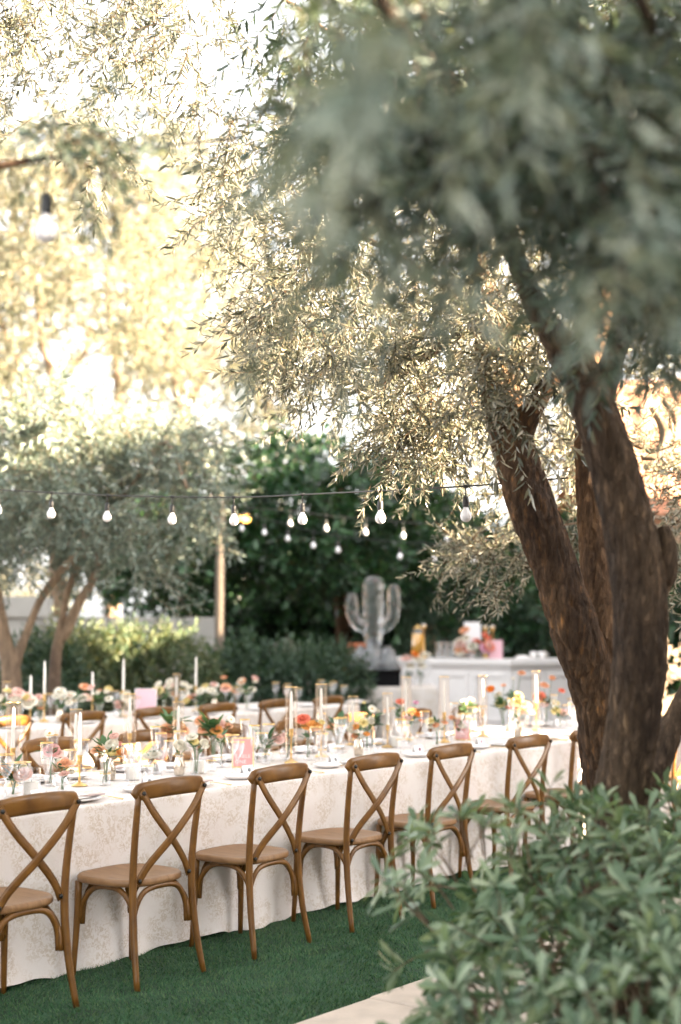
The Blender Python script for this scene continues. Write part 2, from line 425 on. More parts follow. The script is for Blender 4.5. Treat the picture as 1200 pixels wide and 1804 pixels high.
def sprig(n, L, size, el=(25, 60), curve=0.25, whorl=False):
    """leaf matrices (n,4,4) on a stem of length L along +Z, and the stem's points"""
    b = rng.uniform(0, 2 * math.pi)
    def stem_pt(t): return np.array([math.cos(b) * curve * L * t * t, math.sin(b) * curve * L * t * t, L * t])
    ms = np.zeros((n, 4, 4)); ms[:, 3, 3] = 1
    for i in range(n):
        t = (0.12 + 0.88 * (i // 2) / max(1, (n - 1) // 2)) if not whorl else rng.uniform(0.72, 1.0)
        az = (i * math.pi + (i // 2) * math.pi / 2) if not whorl else i * 2.4
        az += rng.normal(0, 0.3)
        e = R(rng.uniform(*el))
        if i >= n - 2 and not whorl: e = R(75)
        d = np.array([math.cos(az) * math.cos(e), math.sin(az) * math.cos(e), math.sin(e)])
        B = basis(d[None], np.array([[0.05, 0.02, 1.0]]) + rng.normal(0, 0.35, (1, 3)))[0]
        s = size * rng.uniform(0.65, 1.15)
        ms[i, :3, :3] = B * s; ms[i, :3, 3] = stem_pt(t)
    return ms, np.array([stem_pt(t) for t in (0, 0.35, 0.7, 1.0)])
def frames(pts, dirs, sc):
    m = len(pts)
    Z = norm(dirs); X = norm(np.cross(Z, rng.normal(0, 1, (m, 3)))); Y = np.cross(Z, X)
    T4 = np.zeros((m, 4, 4)); T4[:, 3, 3] = 1
    T4[:, :3, :3] = np.stack([X, Y, Z], axis=-1) * sc[:, None, None]; T4[:, :3, 3] = pts
    return T4
def leaf_mats(T4, variants):
    out = []; idx = rng.integers(0, len(variants), len(T4))
    for k, (ms, _) in enumerate(variants):
        t = T4[idx == k]
        if len(t): out.append(np.einsum('aij,bjk->abik', t, ms).reshape(-1, 4, 4))
    return np.concatenate(out), idx
def leaves_mesh(name, L4, tpl, mat):
    V, Q = tpl; n = len(L4)
    W = np.einsum('nij,vj->nvi', L4[:, :3, :3], V) + L4[:, None, :3, 3]
    F = (Q[None] + (np.arange(n) * len(V))[:, None, None]).reshape(-1, Q.shape[1])
    return np_mesh(name, W.reshape(-1, 3), F, mat)
def twigs_mesh(name, T4, idx, variants, r, mat):
    Vs = []; Fs = []; base = 0
    tri = np.array([[1, 0], [-0.5, 0.87], [-0.5, -0.87]])
    for k, (_, st) in enumerate(variants):
        t = T4[idx == k]
        if not len(t): continue
        rr = r * np.array([1.0, 0.8, 0.6, 0.35])
        ring = np.concatenate([np.concatenate([np.c_[tri * rr[j], np.zeros(3)] + st[j]]) for j in range(4)])   # 12,3
        W = np.einsum('aij,vj->avi', t[:, :3, :3], ring) + t[:, None, :3, 3]
        q = np.array([[j * 3 + a, j * 3 + (a + 1) % 3, (j + 1) * 3 + (a + 1) % 3, (j + 1) * 3 + a] for j in range(3) for a in range(3)])
        Fs.append((q[None] + (np.arange(len(t)) * 12)[:, None, None]).reshape(-1, 4) + base)
        Vs.append(W.reshape(-1, 3)); base += len(t) * 12
    return np_mesh(name, np.concatenate(Vs), np.concatenate(Fs), mat)
def crown(parent, pts, dirs, variants, tpl, mat, sc=(0.8, 1.2), twig=None, name='crown', twig_mat=None):
    pts = np.asarray(pts, float)
    T4 = frames(pts, dirs, rng.uniform(*sc, len(pts)))
    L4, idx = leaf_mats(T4, variants)
    o = link(name, leaves_mesh(name, L4, tpl, mat), parent); o['kind'] = 'stuff'
    if twig:
        t = link('twigs', twigs_mesh('twigs', T4, idx, variants, twig, twig_mat or M['bark']), parent); t['kind'] = 'stuff'
    return o
def in_poly(x, y, poly):
    c = False; j = len(poly) - 1
    for i in range(len(poly)):
        (xi, yi), (xj, yj) = poly[i], poly[j]
        if (yi > y) != (yj > y) and x < (xj - xi) * (y - yi) / (yj - yi) + xi: c = not c
        j = i
    return c
def fill(poly, d0, d1, n, clump=0.0, dens=None):
    """n points of the place that fill the outline poly between the distances d0 and d1, gathered in clumps"""
    xs = [p[0] for p in poly]; ys = [p[1] for p in poly]; out = []
    k = max(1, n // 14) if clump else 0
    cen = []
    while clump and len(cen) < k:
        x, y = rng.uniform(min(xs), max(xs)), rng.uniform(min(ys), max(ys))
        if in_poly(x, y, poly): cen.append((x, y, rng.uniform(d0, d1)))
    while len(out) < n:
        if clump:
            x, y, d = cen[rng.integers(k)]
            x += rng.normal(0, clump); y += rng.normal(0, clump); d += rng.normal(0, clump / FPX * d)
        else:
            x, y, d = rng.uniform(min(xs), max(xs)), rng.uniform(min(ys), max(ys)), rng.uniform(d0, d1)
        if not in_poly(x, y, poly): continue
        if dens and rng.uniform() > dens(x, y): continue
        out.append(P(x, y, d))
    return np.array(out)
def dirs_like(n, mean, spread):
    return norm(np.asarray(mean, float)[None] + rng.normal(0, spread, (n, 3)))
def blob_pts(c, r, n, shell=0.5):
    d = norm(rng.normal(0, 1, (n, 3))); q = (shell + (1 - shell) * rng.uniform(0, 1, n) ** 0.6)[:, None]
    return np.asarray(c) + d * q * np.asarray(r), d

def trunk_mesh(pts_r, n=40, rows=60, furrow=0.06, lump=0.10, seed=0):
    """tapered trunk through (x,y,z,radius) rows with furrows and lumps in the surface itself"""
    s = spline(pts_r, rows); ph = np.random.default_rng(seed).uniform(0, 6.28, 8)
    def nz(i, an, p):
        z = p.z
        return 1 + lump * (0.5 * math.sin(3 * z + 2 * an + ph[0]) + 0.5 * math.sin(5.3 * z - 3 * an + ph[1])) \
            + furrow * (math.sin(9 * an + 4 * math.sin(2.1 * z + ph[2]) + ph[3]) * math.sin(6 * z + an * 2 + ph[4])) + furrow * 0.6 * math.sin(17 * an + 11 * math.sin(1.7 * z + ph[5]) + 13 * z)
    return MB().tube([tuple(q[:3]) for q in s], list(np.maximum(0.004, s[:, 3])), n=n, noise=nz)
from mathutils import noise as mnoise
def bark_mesh(pts_r, n=88, rows=280, seed=0, depth=0.010, lump=0.05):
    """trunk whose plates and cracks are modelled: the surface sinks along the borders of long cells"""
    s = spline(pts_r, rows); off = Vector((seed * 7.3, seed * 3.1, 0)); ph = np.random.default_rng(seed).uniform(0, 6.28, 4)
    mb = MB().tube([tuple(q[:3]) for q in s], list(np.maximum(0.004, s[:, 3])), n=n)
    V = []
    for i in range(rows):
        c = Vector(s[i, :3]); k = min(1.0, s[i, 3] / 0.09)
        for j in range(n):
            p = Vector(mb.v[i * n + j]); o = p - c; r = o.length
            if r < 1e-6: V.append(tuple(p)); continue
            a = 2 * math.pi * j / n
            q = Vector((p.x * 21, p.y * 21, p.z * 6.5)) + off
            q += 0.5 * mnoise.noise_vector(q * 0.7)
            d = mnoise.voronoi(q)[0]; e = min(1.0, (d[1] - d[0]) / 0.28)
            big = mnoise.noise(Vector((p.x * 4.5, p.y * 4.5, p.z * 2.2)) + off)
            disp = -depth * k * (1 - e) ** 1.5 + lump * r * big * 1.4 + 0.003 * k * mnoise.noise(p * 60)
            V.append(tuple(c + o * ((r + disp) / r)))
    mb.v = V
    return mb
def pr(px, py, d, w):
    """trunk row seen at (px,py) at distance d, w photo pixels wide"""
    return (*P(px, py, d), 0.5 * w / FPX * d)

# ================================================================== SETTING
g = MB().add([(-300, -300, 0), (300, -300, 0), (300, 300, 0), (-300, 300, 0)], [(0, 1, 2, 3)]).build('ground', M['soil'], smooth=False)
setp(g, 'brown garden soil under the trees and shrubs', 'ground', kind='structure')
def quad_uv(u0, u1, v0, v1, z): return [T(u0, v0, z), T(u1, v0, z), T(u1, v1, z), T(u0, v1, z)]
nl = MB(); NU, NV = 60, 30
Vg = []; Fg = []
for i in range(NU + 1):
    for j in range(NV + 1):
        u = -5 + 16 * i / NU; v = -0.95 + 8.9 * j / NV
        Vg.append(T(u, v, 0.012 + 0.006 * math.sin(3.1 * u + 1.3 * v) * math.sin(2.3 * v)))
for i in range(NU):
    for j in range(NV):
        a = i * (NV + 1) + j; Fg.append((a, a + NV + 1, a + NV + 2, a + 1))
lawn = nl.add(Vg, Fg).build('lawn', M['turf'])
setp(lawn, 'dark green artificial lawn under the long tables', 'lawn', kind='structure')
# blades of the turf, thickest where it is near
nb = 150000
bu = rng.uniform(-2.0, 5.5, nb); bv = -0.95 + 2.2 * rng.uniform(0, 1, nb) ** 1.2
px = A0[0] + UU[0] * bu + VV[0] * bv; py = A0[1] + UU[1] * bu + VV[1] * bv
bz = 0.012 + 0.006 * np.sin(3.1 * bu + 1.3 * bv) * np.sin(2.3 * bv)
ang = rng.uniform(0, 2 * math.pi, nb); hgt = rng.uniform(0.008, 0.019, nb); wd = 0.0022
lean = rng.normal(0, 0.008, (nb, 2)) + 0.006 * np.c_[np.sin(5.1 * bu + 3 * np.sin(4 * bv)), np.cos(6.3 * bv + 2 * np.sin(3 * bu))]
p0 = np.c_[px + wd * np.cos(ang), py + wd * np.sin(ang), bz]; p1 = np.c_[px - wd * np.cos(ang), py - wd * np.sin(ang), bz]
p2 = np.c_[px + lean[:, 0], py + lean[:, 1], bz + hgt]
Vb = np.stack([p0, p1, p2], 1).reshape(-1, 3)
gb = link('turf_grass', np_mesh('turf_grass', Vb, np.arange(nb * 3).reshape(-1, 3), M['blade']))
setp(gb, 'short green turf blades in front of the chairs', 'grass', kind='stuff')
# stone edging
pav = empty('pavement', T(0, -1.0)); setp(pav, 'pale limestone edging slabs along the lawn', 'paving', kind='structure')
slabs = []
for row, (v1, v0) in enumerate([(-0.955, -1.36), (-1.366, -1.77)]):
    u = -3.0 + 0.3 * row
    while u < 5.5:
        L = random.uniform(0.52, 0.72)
        mb = MB(); zt = 0.05 + random.uniform(-0.003, 0.003); b = 0.006
        cs = [(u + b, v0 + b), (u + L - 0.006 - b, v0 + b), (u + L - 0.006 - b, v1 - b), (u + b, v1 - b)]
        co = [(u, v0), (u + L - 0.006, v0), (u + L - 0.006, v1), (u, v1)]
        V = [T(a, c, 0.002) for a, c in co] + [T(a, c, zt - b) for a, c in co] + [T(a, c, zt) for a, c in cs]
        F = [(8, 9, 10, 11)] + [(i, (i + 1) % 4, 4 + (i + 1) % 4, 4 + i) for i in range(4)] + [(4 + i, 4 + (i + 1) % 4, 8 + (i + 1) % 4, 8 + i) for i in range(4)]
        o = mb.add([np.array(q) - np.array(T(0, -1.0)) for q in V], F).build('paving_slab', M['stone'], pav, smooth=False)
        u += L

# house with a terracotta roof beyond the garden, and unseen blocks added to shade the tables
house = empty('tile_roofed_house', (5.0, 25, 0))
setp(house, 'stucco house with sunlit terracotta roof seen between the olive trunks', 'house')
MB().box(0.6, 12, 0.6, 9, 0, 3.6).build('wall', M['tan'], house, smooth=False)
mb = MB()                                                         # barrel-tile roof: rows of half-round tiles on the slope that faces the garden
def roof_pt(x, s): return (x, s * 4.5 - 0.0, 3.5 + s * 3.1)
NX, NS = 120, 14
V = []; F = []
for j in range(NS + 1):
    for k in range(2):
        for i in range(NX + 1):
            x = 13.0 * i / NX
            y = 4.5 * (j + (0 if k == 0 else 0.98)) / NS
            if j == NS and k: y = 4.5 * (j + 0.5) / NS
            bump = 0.05 * abs(math.sin(math.pi * x / 0.22)) + (0.03 if k == 0 else 0.0)
            V.append((x, y, 3.5 + y * 0.69 + bump))
W = NX + 1
for r in range(2 * (NS + 1) - 1):
    for i in range(NX):
        a = r * W + i; F.append((a, a + 1, a + W + 1, a + W))
mb.add(V, F).build('roof', M['terracotta'], house, smooth=True)
MB().add([(0, 4.5, 6.6), (13, 4.5, 6.6), (13, 9.5, 3.5), (0, 9.5, 3.5)], [(0, 1, 2, 3)]).build('rear_roof', M['terracotta'], house, smooth=False)
def shade_block(y0, y1, label, hz):  # unseen stucco block, added and sized for the shade it casts
    w = empty('added_shade_block', (7.5, y0, 0)); setp(w, label, 'shade caster')
    MB().box(0, 3.0, 0, y1 - y0, 0, hz).build('wall', M['tan'], w, smooth=False)
    MB().box(-0.12, 3.12, -0.12, y1 - y0 + 0.12, hz, hz + 0.18).build('parapet_cap', M['plaster'], w, smooth=False)
    for k in range(int((y1 - y0) // 3)):
        f = MB().box(-0.05, 0.02, 1 + 3 * k, 2.1 + 3 * k, 0.9, 2.3).build('window', M['white'], w, smooth=False)
        MB().box(-0.056, -0.052, 1.08 + 3 * k, 2.02 + 3 * k, 0.98, 2.22).build('pane', M['black'], f, smooth=False)
shade_block(-9, 3.4, 'long unseen block added for shade beside the camera', 5.5)
shade_block(3.65, 6.55, 'low unseen block added for shade beside the olive trees', 4.6)
shade_block(6.8, 7.8, 'narrow low unseen block added for shade just south of the gap', 4.5)  # gap beyond this block is shaped to throw a sun patch on the table
shade_block(9.7, 13.2, 'unseen block added for shade just north of the gap', 7.1)
shade_block(13.45, 16.3, 'lower unseen block added for shade behind the second table end', 5.05)
shade_block(16.5, 24.0, 'tall unseen block added for shade beside the bar', 7.2)
br_ = empty('sunbeam_stop', (7.6, 7.8, 0)); setp(br_, 'unseen wall added high over the gap to cut the sun beam', 'arch')
MB().box(0, 0.5, 0.13, 1.77, 4.6, 6.6).build('wall', M['tan'], br_, smooth=False)  # added over the gap so that the sun beam stops short
MB().box(-0.1, 0.6, 0.13, 1.77, 6.603, 6.75).build('cap', M['plaster'], br_, smooth=False)

# low wall at the far end
w = empty('garden_wall', P(-200, 1300, 21.0) * [1, 1, 0])
setp(w, 'low grey plaster wall with pale coping behind the leaning trunks', 'wall')
for k in range(3):
    MB().box(k * 1.62, k * 1.62 + 1.6, 0, 0.22, 0, 1.72).build('wall_panel', M['plaster'], w, smooth=False)
MB().box(-0.1, 2.36, -0.06, 0.28, 1.723, 2.02).build('coping', M['plaster'], w, smooth=False)
for k in range(2):
    MB().box(k * 2.33 + 0.0, k * 2.33 + 0.3, -0.09, -0.003, 0, 1.70).build('pier', M['plaster'], w, smooth=False)
# post
pp = P(385, 1180, 19.4)
po = trunk_mesh([(pp[0], 19.4, -0.05, 0.07), (pp[0] + 0.01, 19.4, 1.2, 0.068), (pp[0] + 0.02, 19.4, 3.4, 0.06)], 16, 20, 0.02, 0.03).build('wooden_post', M['post'])
setp(po, 'weathered wooden post carrying the string lights in front of the hedge', 'post')

# ================================================================== TREES
V_OL = [sprig(28, 0.34, 0.060) for _ in range(7)]
V_OLS = [sprig(20, 0.24, 0.05) for _ in range(5)]
V_GREY = [sprig(22, 0.42, 0.085, (20, 60)) for _ in range(6)]
V_FEA = [sprig(54, 0.75, 0.095, (15, 60), 0.4) for _ in range(6)]
V_FIC = [sprig(12, 0.45, 0.17, (-10, 45)) for _ in range(6)]
V_SHR = [sprig(14, 0.22, 0.085, (10, 60)) for _ in range(6)]
OL, QD, BR, LA, OB = leaf_tpl('olive'), leaf_tpl('quad'), leaf_tpl('broad'), leaf_tpl('lance'), leaf_tpl('obovate')

def tree(name, label, loc):
    t = empty(name, (loc[0], loc[1], 0)); setp(t, label, 'tree')
    t['_'] = 0; del t['_']
    return t
def addp(o, t):
    """keep the world coordinates of a part that was modelled in place"""
    o.parent = t; o.matrix_parent_inverse = Matrix.Translation(-Vector(t.location)); return o
def crown_w(t, *a, **k):
    name = k.get('name', 'crown')
    o = crown(None, *a, **k)
    addp(o, t)
    for q in list(col.objects):
        if q.name.startswith('twigs') and q.parent is None: addp(q, t)
    return o

# ---- forked olive tree (two stems that part at eye height), close to the focus
ta = tree('olive_tree', 'olive tree with dark furrowed trunk forking into two stems behind the nearer trunk', P(1060, 1400, 6.1))
base = P(1065, 1500, 6.1)
rows = [(base[0] + 0.02, base[1], -0.05, 0.20), pr(1078, 1560, 6.1, 92), pr(1068, 1420, 6.1, 77), pr(1052, 1250, 6.05, 80), pr(1019, 1130, 6.0, 90), pr(981, 1010, 6.0, 82), pr(936, 890, 6.0, 86), pr(905, 790, 6.05, 79), pr(890, 720, 6.1, 75), pr(868, 640, 6.2, 60), pr(850, 520, 6.4, 44), pr(820, 380, 6.7, 34), pr(770, 200, 7.1, 22), pr(700, 20, 7.5, 10)]
addp(bark_mesh(rows, 96, 340, 1).build('trunk', M['bark']), ta)
rows = [pr(1045, 1260, 6.12, 60), pr(1058, 1110, 6.2, 66), pr(1050, 980, 6.25, 58), pr(1040, 850, 6.3, 54), pr(1035, 740, 6.4, 46), pr(1050, 600, 6.6, 40), pr(1090, 420, 7.0, 30), pr(1120, 200, 7.4, 18)]
addp(bark_mesh(rows, 60, 220, 2).build('stem', M['bark_sunlit']), ta)
rows = [pr(900, 790, 6.05, 60), pr(925, 745, 6.0, 44), pr(955, 695, 5.95, 34), pr(985, 650, 5.9, 28), pr(1020, 590, 5.9, 22), pr(1080, 480, 6.0, 12)]
addp(trunk_mesh(rows, 20, 40, seed=3).build('limb', M['bark']), ta)
for sd_, rr in enumerate([[pr(860, 600, 6.25, 30), pr(770, 500, 7.6, 16), pr(640, 420, 8.2, 10), pr(500, 400, 8.4, 5)],
            [pr(830, 420, 6.6, 24), pr(720, 220, 7.6, 14), pr(580, 60, 7.8, 9), pr(420, -40, 7.6, 7), pr(200, -60, 7.2, 5), pr(-40, -60, 6.9, 4)],
            [pr(852, 540, 6.4, 34), pr(790, 600, 7.0, 20), pr(700, 660, 7.6, 12), pr(600, 700, 7.9, 6)]]):
    addp(trunk_mesh(rr, 12, 30, seed=10 + sd_).build('limb', M['bark']), ta)
A1 = [(-60, -80), (480, -80), (460, 120), (410, 250), (330, 210), (250, 260), (170, 280), (90, 250), (40, 190), (-60, 160)]
A2 = [(385, 330), (470, 60), (900, 60), (900, 640), (840, 720), (770, 790), (650, 770), (540, 735), (430, 690), (372, 600), (400, 470)]
A2s = [(470, 560), (700, 520), (860, 620), (850, 730), (780, 785), (690, 780), (560, 735)]
A3 = [(630, 840), (770, 840), (735, 960), (690, 985), (650, 930)]
A4 = [(845, 500), (990, 540), (980, 690), (915, 770), (850, 720)]
A5 = [(760, 330), (930, 330), (960, 540), (850, 600), (760, 560)]
a6 = blob_pts((0.9, 6.7, 5.4), (1.3, 1.2, 0.8), 150, 0.2)[0]  # unseen upper crown, added to shade the sprays at upper left
a6 = a6[(a6[:, 2] - HCAM) > 0.47 * a6[:, 1]]
pts = np.concatenate([a6, fill(A1, 6.3, 8.2, 300, 40), fill(A2, 6.3, 9.0, 760, 34), fill(A2s, 6.3, 8.0, 230, 30), fill(A3, 8.6, 9.2, 3), fill(A4, 5.7, 6.1, 90), fill(A5, 5.6, 6.4, 70)])
crown_w(ta, pts, dirs_like(len(pts), (-0.25, -0.1, -0.75), 0.55), V_OL, OL, M['olive'], (0.75, 1.15), twig=0.0022)

# ---- nearer olive tree with the Y fork; its limbs reach over the camera
tb = tree('olive_tree', 'nearest olive tree, thick grey-brown trunk rising from the shrub and forking in a Y', P(1095, 1440, 5.0))
base = P(1095, 1600, 5.0)
rows = [(base[0] - 0.02, base[1], -0.05, 0.17), pr(1080, 1620, 5.00, 118), pr(1090, 1440, 5.00, 101), pr(1112, 1300, 4.95, 92), pr(1128, 1150, 4.90, 95), pr(1122, 1000, 4.90, 97), pr(1088, 850, 4.90, 88), pr(1050, 730, 4.90, 79), pr(1015, 650, 4.90, 72), pr(962, 570, 4.85, 48), pr(922, 490, 4.80, 39), pr(893, 400, 4.70, 33), pr(865, 320, 4.60, 29), pr(800, 160, 3.8, 26), pr(700, -60, 3.3, 22), pr(640, -200, 2.8, 16)]
addp(bark_mesh(rows, 96, 320, 4, 0.008, 0.03).build('trunk', M['bark_grey']), tb)
rows = [pr(1040, 730, 4.90, 62), pr(1078, 640, 4.95, 45), pr(1104, 560, 5.00, 39), pr(1135, 480, 5.00, 34), pr(1175, 390, 4.90, 31), pr(1230, 240, 4.70, 23), pr(1260, 40, 3.6, 16), pr(1200, -160, 2.9, 11)]
addp(trunk_mesh(rows, 28, 60, seed=5).build('stem', M['bark_grey']), tb)
rows = [pr(1120, 1090, 4.90, 70), pr(1158, 1030, 4.92, 46), pr(1172, 1010, 4.90, 37), pr(1176, 965, 4.90, 34), pr(1168, 930, 4.92, 23)]
addp(trunk_mesh(rows, 20, 24, seed=6).build('branch_collar', M['bark_grey']), tb)
rows = [(base[0] + 0.12, base[1] + 0.25, -0.05, 0.075), pr(1135, 1450, 5.25, 46), pr(1163, 1340, 5.30, 45), pr(1200, 1250, 5.35, 44), pr(1290, 1080, 5.40, 39), pr(1400, 800, 5.0, 26), pr(1480, 500, 5.0, 15)]
addp(bark_mesh(rows, 48, 120, 7).build('stem', M['bark_grey']), tb)
for sd_, rr in enumerate([[pr(800, 160, 3.8, 20), pr(700, 40, 2.8, 23), pr(620, -60, 1.9, 23), pr(560, -120, 1.4, 20)],
            [pr(1200, 300, 4.80, 20), pr(1150, 60, 3.0, 22), pr(1080, -60, 2.0, 23), pr(1000, -120, 1.4, 20)],
            [pr(870, 330, 4.60, 18), pr(980, 150, 4.50, 13), pr(1080, 40, 3.8, 9), pr(1160, -100, 3.6, 5)]]):
    addp(trunk_mesh(rr, 12, 30, seed=20 + sd_).build('limb', M['bark_grey']), tb)
B2 = [(500, -80), (1300, -80), (1300, 500), (1180, 470), (1080, 380), (980, 320), (840, 300), (640, 300), (520, 210), (470, 60)]
B3 = [(950, 300), (1300, 300), (1300, 700), (1120, 640), (1020, 520)]
b4 = blob_pts((1.3, 3.4, 4.6), (2.4, 2.4, 0.9), 900, 0.2)[0]  # unseen crown above the frame, added to darken the boughs below
b4 = b4[(b4[:, 2] - HCAM) > 0.46 * b4[:, 1]]
b5 = blob_pts((3.1, 3.3, 3.5), (0.9, 2.0, 1.3), 650, 0.2)[0]  # unseen crown beyond the right edge, added to keep sun off the boughs
pts = np.concatenate([fill(B2, 2.6, 6.0, 900, 60), fill(B3, 3.0, 4.2, 26, 40), b4, b5[b5[:, 0] > 0.26 * b5[:, 1] + 0.1]])
crown_w(tb, pts, dirs_like(len(pts), (-0.1, -0.1, -0.7), 0.6), V_OL, OL, M['olive_shaded'], (0.8, 1.2), twig=0.003, twig_mat=M['bark_grey'])
# boughs that hang within two metres of the lens; the largest leaves are pieces of their own
Z1 = [(520, -160), (1260, -160), (1260, 230), (1000, 190), (760, 180), (560, 150)]
Z2 = [(540, 120), (690, 120), (690, 360), (650, 440), (590, 380)]
Z3 = [(960, 200), (1260, 200), (1260, 460), (1120, 440), (1010, 400)]
Z4 = [(1010, 430), (1080, 430), (1080, 500), (1030, 510)]
V_NEAR = [sprig(16, 0.22, 0.066) for _ in range(6)]
pts = np.concatenate([fill(Z1, 1.5, 2.7, 44, 40), fill(Z2, 1.3, 2.0, 6), fill(Z3, 1.6, 2.4, 6), fill(Z4, 1.7, 2.0, 1)])
T4 = frames(pts, dirs_like(len(pts), (-0.1, 0, -0.8), 0.5), rng.uniform(0.8, 1.2, len(pts)))
L4, idx = leaf_mats(T4, V_NEAR)
order = np.argsort(np.linalg.norm(L4[:, :3, 3] - np.array([0, 0, HCAM]), axis=1))
L4 = L4[order]
addp(setp(link('crown', leaves_mesh('crown', L4[300:], OL, M['olive_lit'])), kind='stuff'), tb)
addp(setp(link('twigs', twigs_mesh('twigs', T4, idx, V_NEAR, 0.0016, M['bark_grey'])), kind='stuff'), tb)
leaf_one = np_mesh('leaf', OL[0], OL[1], M['olive_lit'])
for m4 in L4[:300]:
    o = link('leaf', leaf_one, tb); o.matrix_parent_inverse = Matrix.Translation(-Vector(tb.location)); o.matrix_basis = Matrix(m4.tolist())

# ---- olive tree just outside the frame; one dark bough reaches in
tz = tree('olive_tree', 'olive tree whose dark bough reaches in at the upper photo edge above the big bulb', (-2.6, 3.6, 0))
tip = P(200, 268, 3.5)
addp(trunk_mesh([(-2.6, 3.6, -0.05, 0.15), (-2.5, 3.6, 1.0, 0.12), (-2.4, 3.55, 2.0, 0.10), (-2.1, 3.5, 3.2, 0.06), (-1.8, 3.5, 4.2, 0.03)], 20, 40, seed=70).build('trunk', M['bark']), tz)
addp(trunk_mesh([(-2.38, 3.55, 2.1, 0.05), (-1.8, 3.5, 2.6, 0.03), (*P(-40, 300, 3.5), 0.012), (*P(80, 278, 3.5), 0.009), (*tip, 0.004)], 10, 40, seed=71).build('limb', M['bark']), tz)
pts = np.concatenate([fill([(-80, 180), (120, 200), (215, 250), (190, 300), (60, 330), (-80, 340)], 3.2, 4.6, 26, 30), blob_pts((-2.4, 3.8, 3.6), (0.9, 0.9, 1.0), 160, 0.3)[0]])
pts = pts[(np.abs(pts[:, 0]) < 0.235 * pts[:, 1]) | (pts[:, 0] < -0.3 * pts[:, 1] - 0.2)]
crown_w(tz, pts, dirs_like(len(pts), (0.2, -0.1, -0.5), 0.6), V_OLS, OL, M['olive_shaded'], (0.8, 1.1), twig=0.003)

# ---- sunlit olive tree behind the trunks
tc_ = tree('olive_tree', 'silvery olive tree in warm sun behind the forked trunk, beside the bar', (3.4, 10.4, 0))
addp(trunk_mesh([(3.4, 10.4, -0.05, 0.16), (3.3, 10.3, 1.0, 0.13), (3.1, 10.1, 2.2, 0.11), (2.8, 9.8, 3.4, 0.08), (2.3, 9.4, 4.6, 0.04)], 24, 40, seed=8).build('trunk', M['bark']), tc_)
for sd_, rr in enumerate([[(3.1, 10.1, 2.0, 0.07), (2.5, 9.6, 2.5, 0.04), (1.9, 9.2, 2.8, 0.025), (1.3, 8.9, 2.7, 0.008)], [(3.15, 10.15, 1.8, 0.05), (2.6, 9.5, 2.2, 0.03), (1.9, 9.0, 2.3, 0.012), (1.2, 8.8, 2.2, 0.005)],
                          [pr(1130, 806, 8.6, 10), pr(1160, 800, 8.6, 13), pr(1170, 760, 8.7, 16), pr(1150, 720, 8.8, 12)]]):
    addp(trunk_mesh(rr, 10, 24, seed=30 + sd_).build('limb', M['bark_far']), tc_)
C1 = [(790, 800), (840, 690), (1010, 620), (1060, 700), (1050, 1090), (990, 1040), (930, 1050), (870, 1045), (830, 1010), (765, 1020), (800, 920)]
C2 = [(1110, 640), (1260, 600), (1260, 1040), (1190, 1060), (1170, 950), (1120, 830)]
C3 = [(850, 380), (1100, 380), (1100, 640), (860, 660)]
pts = np.concatenate([fill(C1, 8.2, 10.5, 460, 26), fill(C2, 8.0, 10.5, 190, 26), fill(C3, 7.5, 10.5, 150, 26)])
crown_w(tc_, pts, dirs_like(len(pts), (-0.45, -0.3, -0.3), 0.55), V_OLS, OL, M['olive'], (0.9, 1.3), twig=0.003)

# ---- grey-green tree at the far side of the second table
td = tree('grey_tree', 'grey-green tree with slim leaning trunks in front of the low wall', P(30, 1200, 15.0))
b0 = P(22, 1200, 15.0); b1 = P(95, 1200, 15.6)
for sd_, rr in enumerate([[(b0[0], 15, -0.05, 0.13), pr(20, 1190, 15, 34), pr(8, 1130, 15, 26), pr(-6, 1050, 15, 22), pr(-20, 960, 15, 18), pr(0, 850, 15, 12)],
            [pr(20, 1185, 15, 26), pr(45, 1120, 15, 15), pr(75, 1050, 15, 14), pr(115, 1000, 15, 16), pr(170, 930, 15, 12), pr(175, 830, 15, 8)],
            [(b1[0], 15.6, -0.05, 0.10), pr(98, 1160, 15.6, 20), pr(118, 1110, 15.6, 20), pr(140, 1060, 15.6, 18), pr(170, 1000, 15.6, 14), pr(165, 880, 15.6, 10)],
            [pr(98, 1150, 15.6, 16), pr(112, 1080, 15.6, 13), pr(128, 1020, 15.6, 12), pr(200, 900, 15.4, 9)],
            [pr(170, 930, 15, 12), pr(230, 860, 14.8, 9), pr(290, 780, 14.6, 8), pr(330, 860, 14.4, 6)]]):
    addp(trunk_mesh(rr, 14, 34, 0.03, 0.06, seed=40 + sd_).build('trunk', M['bark_far']), td)
D1 = [(-90, 720), (60, 660), (180, 720), (300, 740), (400, 780), (425, 870), (405, 990), (330, 960), (300, 1000), (210, 970), (140, 1000), (60, 990), (-90, 1000)]
D2 = [(215, 960), (300, 1000), (300, 1085), (270, 1050)]
pts = np.concatenate([fill(D1, 13.5, 17.0, 1700, 26), fill(D2, 14.0, 14.5, 16)])
crown_w(td, pts, dirs_like(len(pts), (0.15, -0.2, -0.35), 0.6), V_GREY, LA, M['greyleaf'], (0.8, 1.2), twig=0.004, twig_mat=M['bark_far'])

